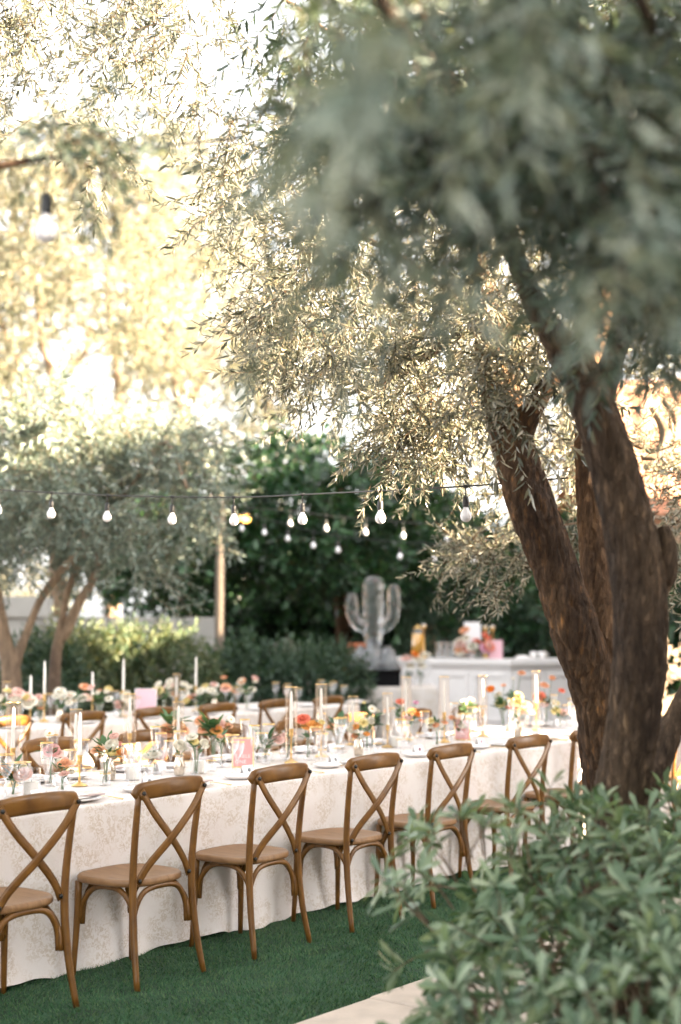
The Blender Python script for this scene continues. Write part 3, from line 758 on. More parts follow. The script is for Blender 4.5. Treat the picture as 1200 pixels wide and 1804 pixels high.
# ---- tall feathery trees further back, catching the sun
def tall(label, base, limbs, polys, mean):
    t = tree('feathery_tree', label, base)
    for sd_, rr in enumerate(limbs):
        addp(trunk_mesh(rr, 12, 30, 0.03, 0.06, seed=50 + sd_).build('trunk' if sd_ == 0 else 'limb', M['bark_far']), t)
    pts = np.concatenate([fill(*p) for p in polys])
    crown_w(t, pts, dirs_like(len(pts), mean, 0.6), V_FEA, QD, M['yellowleaf'], (0.7, 1.2), twig=0.006, twig_mat=M['bark_far'])
e0 = P(105, 900, 23)
tall('tall feathery yellow-green tree in sun, its dark limbs forking above the grey-green tree', e0,
     [[(e0[0], 23, -0.05, 0.2), pr(103, 900, 23, 26), pr(105, 740, 23, 22), pr(92, 660, 23, 16), pr(75, 600, 23, 14), pr(60, 480, 23, 9)],
      [pr(104, 720, 23, 16), pr(115, 660, 23, 12), pr(150, 620, 23, 10), pr(160, 570, 23, 7)], [pr(60, 760, 23.3, 18), pr(40, 660, 23.3, 14), pr(10, 590, 23.3, 12), pr(-30, 480, 23.3, 8)]],
     [([(-110, 230), (120, 170), (260, 260), (330, 420), (330, 640), (200, 610), (60, 640), (-110, 700)], 21, 26, 1150, 40), ([(-110, 600), (60, 640), (60, 760), (-110, 760)], 21, 25, 120, 26)], (0.2, -0.2, -0.4))
e1 = P(330, 900, 28)
tall('broad feathery tree glowing pale yellow behind the string lights', e1,
     [[(e1[0], 28, -0.05, 0.22), pr(330, 900, 28, 24), pr(320, 760, 28, 20), pr(300, 620, 28, 14), pr(260, 480, 28, 10), pr(240, 360, 28, 6)], [pr(318, 740, 28, 14), pr(380, 620, 28, 10), pr(420, 500, 28, 6)]],
     [([(180, 230), (260, 190), (400, 230), (480, 420), (520, 600), (520, 800), (330, 820), (220, 740), (190, 560)], 26, 31, 1000, 40)], (0.1, -0.2, -0.45))
e2 = P(760, 900, 29)
tall('tall pale tree in full sun behind the hanging olive sprays', e2,
     [[(e2[0], 29, -0.05, 0.2), pr(775, 900, 29, 24), pr(770, 780, 29, 20), pr(740, 640, 29, 14), pr(730, 480, 29, 8)], [pr(770, 780, 29, 14), pr(820, 680, 29, 10), pr(850, 560, 29, 6)]],
     [([(560, 300), (900, 300), (1000, 500), (960, 800), (870, 860), (700, 820), (560, 700)], 27, 32, 700, 44)], (0.1, -0.2, -0.45))
e3 = P(1080, 900, 24)
tall('feathery tree in warm light between the two thick trunks', e3,
     [[(e3[0], 23, -0.05, 0.18), pr(1090, 900, 23, 20), pr(1080, 700, 23, 16), pr(1060, 500, 23, 9)]],
     [([(980, 420), (1300, 380), (1300, 620), (1120, 640), (1100, 820), (990, 900)], 21, 24.5, 360, 36)], (0, -0.2, -0.4))

e4 = P(200, 900, 36)
tall('pale feathery tree far behind the others, filling the sky above the wall', e4,
     [[(e4[0], 36, -0.05, 0.25), pr(200, 900, 36, 24), pr(210, 700, 36, 18), pr(190, 500, 36, 12), pr(220, 350, 36, 6)]],
     [([(-120, 260), (100, 220), (300, 300), (420, 420), (520, 520), (520, 900), (180, 940), (160, 1090), (-120, 1090)], 34, 40, 3000, 44)], (0.1, -0.2, -0.45))
# ---- dark broad-leaved trees that close the garden
def ficus(label, base, poly, n, d0, d1, cl=40):
    t = tree('broad_leaved_tree', label, base)
    addp(trunk_mesh([(base[0], base[1], -0.05, 0.16), (base[0] + 0.05, base[1], 1.4, 0.13), (base[0] - 0.05, base[1], 3.0, 0.10), (base[0], base[1], 4.6, 0.04)], 14, 24, seed=60).build('trunk', M['bark']), t)
    pts = fill(poly, d0, d1, n, cl)
    crown_w(t, pts, dirs_like(len(pts), (0, -0.45, -0.3), 0.5), V_FIC, BR, M['hedgeleaf'], (0.75, 1.2), twig=0.006)
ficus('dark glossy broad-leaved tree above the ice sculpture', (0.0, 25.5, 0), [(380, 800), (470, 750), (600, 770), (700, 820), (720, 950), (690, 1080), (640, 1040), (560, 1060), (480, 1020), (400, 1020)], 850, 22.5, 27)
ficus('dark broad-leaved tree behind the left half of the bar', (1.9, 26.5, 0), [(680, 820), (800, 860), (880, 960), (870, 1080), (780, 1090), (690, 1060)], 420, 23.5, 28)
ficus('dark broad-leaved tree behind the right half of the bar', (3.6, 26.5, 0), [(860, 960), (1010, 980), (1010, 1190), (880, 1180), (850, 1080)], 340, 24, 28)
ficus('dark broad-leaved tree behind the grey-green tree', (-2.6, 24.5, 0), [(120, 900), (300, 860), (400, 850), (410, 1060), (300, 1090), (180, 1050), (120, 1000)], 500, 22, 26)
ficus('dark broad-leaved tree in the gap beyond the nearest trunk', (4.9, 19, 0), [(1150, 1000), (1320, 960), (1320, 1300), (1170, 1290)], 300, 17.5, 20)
# clipped hedge right along the back, in deep shade under those trees
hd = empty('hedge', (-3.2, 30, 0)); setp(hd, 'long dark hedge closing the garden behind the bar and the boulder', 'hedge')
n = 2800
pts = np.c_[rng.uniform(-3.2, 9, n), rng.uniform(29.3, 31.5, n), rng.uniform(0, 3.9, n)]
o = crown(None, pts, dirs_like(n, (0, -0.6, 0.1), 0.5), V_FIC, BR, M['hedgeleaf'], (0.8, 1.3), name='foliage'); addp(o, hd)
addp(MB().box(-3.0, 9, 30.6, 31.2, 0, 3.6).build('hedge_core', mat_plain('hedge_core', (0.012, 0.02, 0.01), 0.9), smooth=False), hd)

# ---- shrubs
def shrub(label, c, r, n, mat, name='shrub', tpl=LA):
    t = empty(name, (c[0], c[1], 0)); setp(t, label, 'shrub')
    pts, d = blob_pts(c, r, n, 0.55)
    keep = pts[:, 2] > 0.02; pts, d = pts[keep], d[keep]
    o = crown(None, pts, norm(d + np.array([0, 0, 0.5]) + rng.normal(0, 0.35, d.shape)), V_SHR, tpl, mat, (0.8, 1.3), name='foliage'); addp(o, t)
    for k in range(5):
        a = k * 1.3
        addp(MB().tube([(c[0] + 0.04 * math.cos(a), c[1] + 0.04 * math.sin(a), 0), (c[0] + 0.4 * r[0] * math.cos(a), c[1] + 0.4 * r[1] * math.sin(a), c[2])], [0.02, 0.008], 6).build('stem', M['bark_far']), t)
    return t
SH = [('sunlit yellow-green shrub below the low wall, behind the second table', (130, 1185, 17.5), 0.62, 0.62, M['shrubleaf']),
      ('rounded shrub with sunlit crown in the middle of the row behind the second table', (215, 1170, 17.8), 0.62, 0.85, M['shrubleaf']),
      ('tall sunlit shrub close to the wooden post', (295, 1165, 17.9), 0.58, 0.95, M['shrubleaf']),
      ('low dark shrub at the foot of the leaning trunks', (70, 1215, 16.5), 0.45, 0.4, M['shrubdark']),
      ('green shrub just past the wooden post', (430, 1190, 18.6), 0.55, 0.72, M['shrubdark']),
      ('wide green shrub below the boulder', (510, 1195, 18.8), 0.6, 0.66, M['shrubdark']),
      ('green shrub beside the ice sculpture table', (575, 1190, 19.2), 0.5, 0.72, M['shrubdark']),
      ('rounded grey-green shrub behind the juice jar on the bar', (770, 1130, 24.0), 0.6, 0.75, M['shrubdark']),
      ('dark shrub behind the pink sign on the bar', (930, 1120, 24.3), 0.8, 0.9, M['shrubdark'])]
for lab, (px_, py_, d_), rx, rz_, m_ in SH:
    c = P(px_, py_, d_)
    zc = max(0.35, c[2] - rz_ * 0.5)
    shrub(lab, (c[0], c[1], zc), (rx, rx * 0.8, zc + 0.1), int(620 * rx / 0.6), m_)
# boulder and bleached root under the dark tree
c = P(505, 1150, 23.0)
V, F = [], []
rb = np.random.default_rng(3)
for i in range(9):
    for k in range(16):
        a = 2 * math.pi * k / 16; e = R(-20 + 110 * i / 8)
        rr = 1 + 0.12 * math.sin(3 * a + i) + 0.07 * rb.normal()
        V.append((c[0] + 0.62 * rr * math.cos(a) * math.cos(e), c[1] + 0.5 * rr * math.sin(a) * math.cos(e), 0.25 + 0.95 * rr * math.sin(e)))
for i in range(8):
    for k in range(16): F.append((i * 16 + k, i * 16 + (k + 1) % 16, (i + 1) * 16 + (k + 1) % 16, (i + 1) * 16 + k))
setp(MB().add(V, F).build('boulder', M['rock']), 'grey boulder in the shade under the dark tree', 'boulder')
rt = empty('bleached_root', P(560, 1180, 22.8) * [1, 1, 0]); setp(rt, 'pale twisted root standing in the shade beside the ice sculpture', 'driftwood')
for rr in ([(0, 0, 0, 0.07), (0.05, 0, 0.5, 0.06), (-0.05, 0, 0.9, 0.05), (0.1, 0, 1.15, 0.03), (0.25, 0, 1.3, 0.012)], [(-0.05, 0, 0.85, 0.05), (-0.25, 0.02, 1.05, 0.035), (-0.38, 0, 1.0, 0.012)], [(0.04, 0, 0.55, 0.04), (0.25, -0.05, 0.8, 0.03), (0.3, 0, 1.0, 0.01)]):
    trunk_mesh(rr, 10, 18, 0.05, 0.15).build('root_arm', M['bark_far'], rt)

# ---- foreground evergreen shrub with whorled leaves
bush = empty('evergreen_shrub', (1.1, 4.2, 0)); setp(bush, 'big grey-green evergreen shrub with whorled leaves in front of the nearest trunk', 'shrub')
V_BUSH = [sprig(12, 0.18, 0.084, (-5, 55), 0.2, whorl=True) for _ in range(8)]
bp = []; bd = []
def blob_in(c, r, n, zmin=0.15):
    q, d = blob_pts(c, r, n, 0.72); k = q[:, 2] > zmin; bp.append(q[k]); bd.append(d[k])
blob_in((1.116, 4.387, 0.298), (0.725, 0.702, 0.679), 585)
blob_in((1.502, 4.095, 0.380), (0.585, 0.585, 0.725), 369)
blob_in((0.765, 4.153, 0.146), (0.491, 0.585, 0.491), 212)
blob_in((0.531, 4.387, 0.766), (0.281, 0.281, 0.199), 41)
blob_in((0.859, 3.627, 0.181), (0.491, 0.468, 0.491), 234)
blob_in((0.461, 3.861, 0.380), (0.187, 0.234, 0.187), 41)
bp = np.concatenate(bp); bd = np.concatenate(bd)
T4 = frames(bp, norm(bd * 0.8 + np.array([0, -0.1, 0.55]) + rng.normal(0, 0.3, bd.shape)), rng.uniform(0.85, 1.25, len(bp)))
L4, idx = leaf_mats(T4, V_BUSH)
eye = np.array([0, 0, HCAM]); rel = L4[:, :3, 3] - eye
px_ = 600 + FPX * rel[:, 0] / rel[:, 1]; zz = rel[:, 2] / rel[:, 1]
inside = (px_ < 1190) & (zz > -0.26)
score = np.where(inside, -np.linalg.norm(rel - np.array([0, 0, 0.0]), axis=1) + 0.5 * L4[:, 2, 3], -99)
order = np.argsort(-score); L4 = L4[order]
addp(setp(link('foliage', leaves_mesh('foliage', L4[300:], OB, M['bushleaf'])), kind='stuff'), bush)
leaf_b = np_mesh('leaf', OB[0], OB[1], M['bushleaf'])
for m4 in L4[:300]:
    o = link('leaf', leaf_b, bush); o.matrix_parent_inverse = Matrix.Translation(-Vector(bush.location)); o.matrix_basis = Matrix(m4.tolist())
addp(setp(link('twigs', twigs_mesh('twigs', T4, idx, V_BUSH, 0.004, M['bark_far'])), kind='stuff'), bush)
for k in range(26):
    i = rng.integers(len(bp)); e = bp[i]
    s0 = np.array([1.1 + rng.normal(0, 0.15), 4.2 + rng.normal(0, 0.15), 0.0]); mid = (s0 + e) / 2 + np.array([0, 0, -0.05]) + rng.normal(0, 0.05, 3)
    addp(trunk_mesh([(*s0, 0.014), (*mid, 0.010), (*e, 0.004)], 7, 14, 0.05, 0.05).build('branch', M['bark_far']), bush)

# ================================================================== CHAIRS
ORD = ['first', 'second', 'third', 'fourth', 'fifth', 'sixth', 'seventh', 'eighth', 'ninth', 'tenth']
def make_chair():
    c = empty('crossback_chair'); setp(c, 'x', 'chair')
    # seat: rounded, dished board
    mb = MB(); n = 40; prof = [(0.965, 0.430), (1.0, 0.437), (1.0, 0.455), (0.97, 0.462), (0.88, 0.461), (0.6, 0.456), (0.25, 0.454)]
    V = []; F = []
    for s, z in prof:
        for k in range(n):
            a = 2 * math.pi * k / n
            cx, sy = math.cos(a), math.sin(a)
            q = (abs(cx) ** 3.2 + abs(sy) ** 3.2) ** (-1 / 3.2)
            y = 0.205 * sy * q; x = (0.205 + 0.09 * (y + 0.205) * 0.55) * cx * q
            V.append((x * s, y * s - 0.005, z))
    for i in range(len(prof) - 1):
        for k in range(n): F.append((i * n + k, i * n + (k + 1) % n, (i + 1) * n + (k + 1) % n, (i + 1) * n + k))
    F.append(tuple(range(n - 1, -1, -1))); F.append(tuple(range((len(prof) - 1) * n, len(prof) * n)))
    mb.add(V, F).build('seat', M['seat'], c)
    for s in (-1, 1):
        pts = spline([(s * 0.222, -0.262, 0.0, 0.0135), (s * 0.206, -0.225, 0.2, 0.0165), (s * 0.197, -0.205, 0.42, 0.018), (s * 0.200, -0.215, 0.62, 0.0165), (s * 0.209, -0.245, 0.85, 0.0145)], 18)
        MB().tube([tuple(p[:3]) for p in pts], list(pts[:, 3]), 10).build('rear_post', M['chair'], c)
        pts = spline([(s * 0.192, 0.166, 0.0, 0.0125), (s * 0.182, 0.155, 0.25, 0.0155), (s * 0.178, 0.15, 0.432, 0.0175)], 8)
        MB().tube([tuple(p[:3]) for p in pts], list(pts[:, 3]), 10).build('front_leg', M['chair'], c)
        # side arch
        arch = spline([(s * 0.180, -0.205, 0.235), (s * 0.178, -0.19, 0.33), (s * 0.172, -0.12, 0.405), (s * 0.168, -0.02, 0.421), (s * 0.168, 0.07, 0.402), (s * 0.170, 0.132, 0.33), (s * 0.172, 0.15, 0.245)], 20)
        MB().tube(arch, 1, 8, flat=(0.010, 0.013), up=(1, 0, 0)).build('arched_brace', M['chair'], c)
    for y in (-0.192, 0.145):
        w = 0.178 if y < 0 else 0.158
        arch = spline([(-w, y, 0.235), (-w + 0.012, y, 0.33), (-w * 0.62, y, 0.405), (0, y, 0.422), (w * 0.62, y, 0.405), (w - 0.012, y, 0.33), (w, y, 0.235)], 24)
        MB().tube(arch, 1, 8, flat=(0.010, 0.013), up=(0, 1, 0)).build('arched_brace', M['chair'], c)
    # crest rail, bowed and round-ended
    mb = MB(); V = []; F = []; K = 26; n = 14
    for i in range(K + 1):
        t = -1 + 2 * i / K; x = 0.238 * t
        y = -0.278 + 0.045 * t * t
        e = math.sqrt(max(0.02, 1 - max(0, (abs(t) - 0.84) / 0.16) ** 2))
        hz = (0.041 - 0.004 * t * t) * e; th = 0.0145 * (0.6 + 0.4 * e)
        zc = 0.858 + 0.016 * (1 - t * t)
        for k in range(n):
            a = 2 * math.pi * k / n; cc, ss = math.cos(a), math.sin(a); q = (abs(cc) ** 3 + abs(ss) ** 3) ** (-1 / 3)
            V.append((x, y + th * cc * q, zc + hz * ss * q))
    for i in range(K):
        for k in range(n): F.append((i * n + k, i * n + (k + 1) % n, (i + 1) * n + (k + 1) % n, (i + 1) * n + k))
    F.append(tuple(range(n - 1, -1, -1))); F.append(tuple(range(K * n, (K + 1) * n)))
    mb.add(V, F).build('crest_rail', M['chair'], c)
    for s, off in ((-1, 0.0), (1, 0.011)):
        pts = spline([(s * 0.212, -0.262 - 0.004, 0.868), (s * 0.13, -0.266 - off * 0.3, 0.765), (0.0, -0.250 - off, 0.645), (-s * 0.12, -0.222 - off * 0.5, 0.53), (-s * 0.172, -0.208, 0.452)], 18)
        sl = MB().tube(pts, 1, 8, flat=(0.0185, 0.0048), up=(s * 0.75, 0, 0.65)).build('cross_slat', M['chair'], c)
        for (x, y, z) in ((s * 0.205, -0.274, 0.858), (-s * 0.165, -0.216, 0.464)):
            p = MB().tube([(x, y + 0.004, z), (x, y - 0.006, z), (x, y - 0.009, z)], [0.0095, 0.0095, 0.006], 10).build('bolt', M['bolt'], c)
    return c
chair = make_chair()
rngc = random.Random(5)
CH_N = []                                                      # near chairs of the front table: j = 0..8
near_words = ['cut by the photo edge', 'next to the one cut by the photo edge', 'third along the front row', 'fourth along the front row', 'fifth along the front row, partly behind the shrub',
              'sixth along the front row, just left of the trunks', 'seventh along the front row, half hidden by the forked trunk', 'eighth along the front row, hidden by the nearest trunk', 'last seen along the front row, beyond the nearest trunk']
for j in range(9):
    u = 0.215 + 0.772 * (j - 1)
    if j >= 5: u += 0.12
    place(chair, USED, T(u, 0.25 + rngc.uniform(-0.012, 0.012), 0.012), ROW + R(rngc.uniform(-3.5, 3.5)), 'brown wooden crossback chair, ' + near_words[j], 'chairs along the near side of the front table')
for j in range(9):
    u = 0.6 + 0.772 * (j - 1)
    place(chair, USED, T(u, 1.93 + rngc.uniform(-0.02, 0.02), 0.012), ROW + math.pi + R(rngc.uniform(-4, 4)), 'crossback chair facing the camera across the front table, %s from the left' % ORD[j], 'chairs along the far side of the front table')
for j in range(7):
    u = 2.0 + 0.772 * (j - 0.3)
    place(chair, USED, T(u, 4.30 + rngc.uniform(-0.02, 0.02), 0.012), ROW + R(rngc.uniform(-3, 3)), 'crossback chair tucked in at the second table, %s from the left' % ORD[j], 'chairs at the second table')

# ================================================================== TABLES AND CLOTHS
TH = 0.765
def make_table(name, label, u0, u1, v0, v1):
    t = empty(name, T(u0, v0), ROW); setp(t, label, 'table')
    MB().box(0.02, u1 - u0 - 0.02, 0.02, v1 - v0 - 0.02, TH - 0.035, TH - 0.008).build('tabletop', M['post'], t, smooth=False)
    k = 0.4
    while k < u1 - u0:
        for y in (0.15, v1 - v0 - 0.15): MB().box(k, k + 0.05, y - 0.025, y + 0.025, 0.013, TH - 0.036).build('leg', M['post'], t, smooth=False)
        k += 1.8
    return t
def make_cloth(label, u0, u1, v0, v1, seams=(), seed=1, splay=0.07, hem=0.02):
    """cloth over the table: a flat top and four drops that run into folds towards the hem"""
    rg = np.random.default_rng(seed)
    o0 = np.array(T(u0, v0))
    L, W = u1 - u0, v1 - v0
    per = []                                                   # outline of the top, walked round
    st = 0.025
    def run(a, b):
        n = int(np.linalg.norm(np.array(b) - np.array(a)) / st)
        return [tuple(np.array(a) + (np.array(b) - np.array(a)) * i / n) for i in range(n)]
    r = 0.03
    per = run((r, 0), (L - r, 0)) + run((L, r), (L, W - r)) + run((L - r, W), (r, W)) + run((0, W - r), (0, r))
    m = len(per); ph = rg.uniform(0, 6.28, 12); fr = rg.uniform(2.2, 9, 12)
    c = np.array([L / 2, W / 2])
    V = []; F = []
    rows = [0.0, 0.006, 0.02, 0.06, 0.15, 0.28, 0.42, 0.55, 0.65, 0.72, 0.7485]
    for k, dz in enumerate(rows):
        t = dz / 0.7485
        for i, (x, y) in enumerate(per):
            s = i * st
            nx, ny = (0, -1) if (y == 0) else (0, 1) if y == W else (1, 0) if x == L else (-1, 0)
            if y in (0, W) and (x < 0.12 or x > L - 0.12): pass
            fold = sum(math.sin(fr[q] * s + ph[q]) for q in range(6)) / 6
            fold2 = sum(math.sin(3.0 * fr[q] * s + ph[q]) for q in range(6, 10)) / 4
            out = 0.004 * (k > 0) + splay * t ** 1.2 + t ** 1.4 * (0.030 * fold + 0.010 * fold2) + (0.006 * math.sin(11 * s + 5) * t)
            lo = max(0, (dz - 0.52) / 0.23)
            out += lo * lo * (0.045 * max(0, math.sin(5.3 * s + ph[1]) * math.sin(2.1 * s + ph[2])) + 0.012 * math.sin(23 * s + ph[4]))
            for su in seams:
                if ny == -1: out += 0.008 * math.tanh((x - su) / 0.012) * (0.3 + t) * math.exp(-((x - su) / 0.35) ** 2)
            z = TH - dz
            if k == len(rows) - 1:
                z = 0.014 + hem * max(0, fold2 * 0.9 + 0.25 + 0.8 * math.sin(5.3 * s + ph[3]))
                pass
            elif k == 0: z = TH
            elif k == 1: z = TH - 0.003
            V.append((x + nx * out, y + ny * out, z))
    for k in range(len(rows) - 1):
        for i in range(m):
            F.append((k * m + i, (k + 1) * m + i, (k + 1) * m + (i + 1) % m, k * m + (i + 1) % m))
    mb = MB(); mb.add(V, F)
    # top: strips across so that it keeps a faint wrinkle
    b = len(mb.v); NU2 = int(L / 0.1); NV2 = 12
    Vt = []; Ft = []
    for i in range(NU2 + 1):
        for j in range(NV2 + 1):
            x = L * i / NU2; y = W * j / NV2
            edge = i in (0, NU2) or j in (0, NV2)
            Vt.append((x, y, TH + (0 if edge else 0.0015 * math.sin(7 * x + 3 * y) * math.sin(9 * y))))
    for i in range(NU2):
        for j in range(NV2):
            a = i * (NV2 + 1) + j; Ft.append((a, a + NV2 + 1, a + NV2 + 2, a + 1))
    mb.add(Vt, Ft)
    o = mb.build('tablecloth', M['cloth'])
    o.location = T(u0, v0); o.rotation_euler = (0, 0, ROW)
    setp(o, label, 'tablecloth')
    return o
FV0, FV1 = 0.475, 1.67
make_table('banquet_table', 'long front table under the cream cloth, in front of the chairs', -3.0, 7.2, FV0, FV1)
make_cloth('cream damask cloth hanging to the lawn behind the front row of chairs', -3.0, 7.2, FV0, FV1, seams=(3.0 + 1.22, 3.0 + 3.75, 3.0 - 0.7), seed=4, splay=0.0)
SV0, SV1 = 4.55, 5.7
make_table('banquet_table', 'second long table, further back, under a pale cloth', -1.5, 7.6, SV0, SV1)
make_cloth('pale cloth on the second table, further back', -1.5, 7.6, SV0, SV1, seams=(), seed=9, splay=0.05)

# ================================================================== TABLEWARE
def proto(name, cat): return setp(empty(name), 'x', cat)
gob = proto('water_goblet', 'glass')
MB().lathe([(0.036, 0.0), (0.034, 0.003), (0.006, 0.007), (0.0045, 0.03), (0.0055, 0.075), (0.012, 0.088), (0.028, 0.11), (0.037, 0.14), (0.042, 0.178)], 22).build('bowl', M['glass'], gob)
MB().lathe([(0.0421, 0.176), (0.0428, 0.179), (0.0418, 0.1805), (0.0412, 0.1785)], 22, cap0=False).build('gold_rim', M['gold'], gob)
win = proto('wine_glass', 'glass')
MB().lathe([(0.037, 0.0), (0.035, 0.003), (0.006, 0.007), (0.004, 0.05), (0.0045, 0.105), (0.014, 0.122), (0.033, 0.15), (0.040, 0.185), (0.041, 0.225)], 22).build('bowl', M['glass'], win)
MB().lathe([(0.0411, 0.223), (0.0418, 0.226), (0.0408, 0.2275), (0.0402, 0.2255)], 22, cap0=False).build('gold_rim', M['gold'], win)
flu = proto('champagne_flute', 'glass')
MB().lathe([(0.033, 0.0), (0.031, 0.003), (0.005, 0.007), (0.004, 0.05), (0.0045, 0.1), (0.012, 0.125), (0.024, 0.17), (0.030, 0.225), (0.032, 0.265)], 20).build('bowl', M['glass'], flu)
MB().lathe([(0.0321, 0.263), (0.0328, 0.266), (0.0318, 0.2675), (0.0312, 0.2655)], 20, cap0=False).build('gold_rim', M['gold'], flu)
dpl = proto('dinner_plate', 'plate')
MB().lathe([(0.07, 0.0), (0.085, 0.002), (0.11, 0.008), (0.14, 0.016), (0.1415, 0.0175), (0.139, 0.019), (0.108, 0.0115), (0.085, 0.006), (0.02, 0.0055), (0.001, 0.0055)], 40).build('dish', M['china'], dpl)
spl = proto('side_plate', 'plate')
MB().lathe([(0.05, 0.0), (0.06, 0.002), (0.078, 0.010), (0.088, 0.018), (0.0895, 0.0195), (0.087, 0.0205), (0.075, 0.013), (0.058, 0.006), (0.01, 0.0055), (0.001, 0.0055)], 36).build('dish', M['china'], spl)
nap = proto('folded_napkin', 'napkin')
def pillow(sx, sy, h, nx=10, ny=8, seed=0, skew=0.0):
    rg = np.random.default_rng(seed); V = []; F = []
    for s in (0, 1):
        for i in range(nx + 1):
            for j in range(ny + 1):
                a, b = -1 + 2 * i / nx, -1 + 2 * j / ny
                e = (1 - abs(a) ** 4) * (1 - abs(b) ** 4)
                V.append((sx * a + skew * b, sy * b, (h * (0.35 + 0.65 * e) + 0.002 * rg.normal() * e) if s else 0.0))
    w = ny + 1; o = (nx + 1) * w
    for i in range(nx):
        for j in range(ny):
            a = i * w + j; F.append((o + a, o + a + w, o + a + w + 1, o + a + 1)); F.append((a, a + 1, a + w + 1, a + w))
    for i in range(nx):
        F.append((i * w, (i + 1) * w, o + (i + 1) * w, o + i * w)); F.append((i * w + ny, o + i * w + ny, o + (i + 1) * w + ny, (i + 1) * w + ny))
    for j in range(ny):
        F.append((j, o + j, o + j + 1, j + 1)); F.append((nx * w + j, nx * w + j + 1, o + nx * w + j + 1, o + nx * w + j))
    return MB().add(V, F)
pillow(0.05, 0.10, 0.016, seed=1).build('lower_fold', M['linen'], nap)
o = pillow(0.046, 0.085, 0.010, seed=2, skew=0.008).build('upper_fold', M['linen'], nap); o.location = (-0.004, 0.01, 0.0145)
mcd = proto('menu_card', 'card')
MB().box(-0.026, 0.026, -0.07, 0.07, 0, 0.006).build('card_stock', M['mauve'], mcd, smooth=False)
MB().box(-0.020, 0.020, -0.062, 0.062, 0.0061, 0.0066).build('sleeve', mat_plain('sleeve', (0.5, 0.40, 0.37), 0.7), mcd, smooth=False)
def tent(sealmat):
    t = proto('name_card', 'card')
    V = [(-0.04, -0.018, 0), (0.04, -0.018, 0), (0.04, 0, 0.055), (-0.04, 0, 0.055), (-0.04, 0.018, 0), (0.04, 0.018, 0)]
    MB().add(V, [(0, 1, 2, 3), (3, 2, 5, 4)]).build('folded_card', M['paper'], t, smooth=False)
    s = MB().lathe([(0.0115, 0), (0.0115, 0.002), (0.009, 0.0035), (0.001, 0.003)], 14).build('wax_seal', sealmat, t)
    s.location = (0.008, -0.0095, 0.030); s.rotation_euler = (math.atan2(0.055, 0.018), 0, 0)
    return t
nmc, nmr = tent(M['seal']), tent(M['sealred'])
def flatware(name, kind):
    f = proto(name, 'cutlery')
    pts = spline([(0, -0.10, 0.004), (0, -0.05, 0.006), (0, 0.02, 0.009), (0, 0.05, 0.006)], 10)
    MB().tube(pts, [1.3, 1.2, 1.1, 1.0, 0.85, 0.8, 0.75, 0.75, 0.8, 1.0], 8, flat=(0.0022, 0.0042), up=(0, 0, 1)).build('grip', M['gold'], f)
    if kind == 'fork':
        for k in (-1.5, -0.5, 0.5, 1.5):
            MB().tube(spline([(k * 0.0022, 0.048, 0.006), (k * 0.0058, 0.065, 0.003), (k * 0.0058, 0.105, 0.006)], 6), [1, 1, 1, 0.9, 0.8, 0.5], 6, flat=(0.0014, 0.002), up=(0, 0, 1)).build('tine', M['gold'], f)
    else:
        MB().tube([(0, 0.05, 0.006), (0.002, 0.075, 0.006), (0.002, 0.115, 0.005), (-0.002, 0.135, 0.004)], [0.8, 1, 0.9, 0.2], 8, flat=(0.0012, 0.010), up=(0, 0, 1)).build('blade', M['gold'], f)
    return f
frk, knf = flatware('gold_fork', 'fork'), flatware('gold_knife', 'knife')
tum = proto('votive_glass', 'glass')
MB().lathe([(0.022, 0.0), (0.026, 0.004), (0.030, 0.06)], 18).build('cup', M['glass'], tum)
MB().lathe([(0.0301, 0.059), (0.0308, 0.061), (0.0298, 0.0622), (0.0294, 0.0605)], 18, cap0=False).build('gold_rim', M['gold'], tum)
pil = proto('pillar_candle', 'candle')
MB().lathe([(0.036, 0.004), (0.037, 0.008), (0.037, 0.068), (0.034, 0.073), (0.022, 0.070), (0.001, 0.068)], 24).build('wax', M['wax'], pil)
MB().tube([(0, 0, 0.066), (0.001, 0, 0.078)], 0.0012, 6).build('wick', M['bolt'], pil)
hur = proto('hurricane_glass', 'candle holder')
MB().lathe([(0.043, 0.0), (0.046, 0.003), (0.046, 0.135)], 28).build('cylinder_wall', M['glass'], hur)
MB().lathe([(0.0462, 0.134), (0.0462, 0.1365), (0.0448, 0.1365), (0.0448, 0.134)], 28, cap0=False).build('rim', M['glass'], hur)
cst = proto('gold_candlestick', 'candlestick')
MB().lathe([(0.044, 0.0), (0.044, 0.003), (0.036, 0.008), (0.018, 0.014), (0.009, 0.022)], 28).build('foot_disc', M['gold'], cst)
MB().lathe([(0.0085, 0.021), (0.006, 0.03), (0.0075, 0.04), (0.005, 0.05), (0.0048, 0.11), (0.0065, 0.118)], 16).build('shaft', M['gold'], cst)
MB().lathe([(0.0065, 0.117), (0.013, 0.126), (0.0145, 0.132), (0.012, 0.140), (0.0145, 0.156), (0.0165, 0.160), (0.0125, 0.161), (0.0122, 0.150)], 18).build('candle_cup', M['gold'], cst)
tap = proto('taper_candle', 'candle')
MB().lathe([(0.0112, 0.0), (0.0112, 0.02), (0.0100, 0.15), (0.0085, 0.205), (0.005, 0.222), (0.001, 0.226)], 16).build('wax', M['wax'], tap)
MB().tube([(0, 0, 0.224), (0.0005, 0, 0.236)], 0.0009, 6).build('wick', M['bolt'], tap)
chm = proto('glass_chimney', 'candle cover')
MB().lathe([(0.038, 0.0), (0.0385, 0.15), (0.038, 0.33)], 28, cap0=False).build('tube_wall', M['glassrose'], chm)
MB().lathe([(0.0381, 0.3295), (0.0388, 0.3305), (0.0378, 0.332), (0.0370, 0.3305)], 28, cap0=False).build('gold_rim', M['gold'], chm)

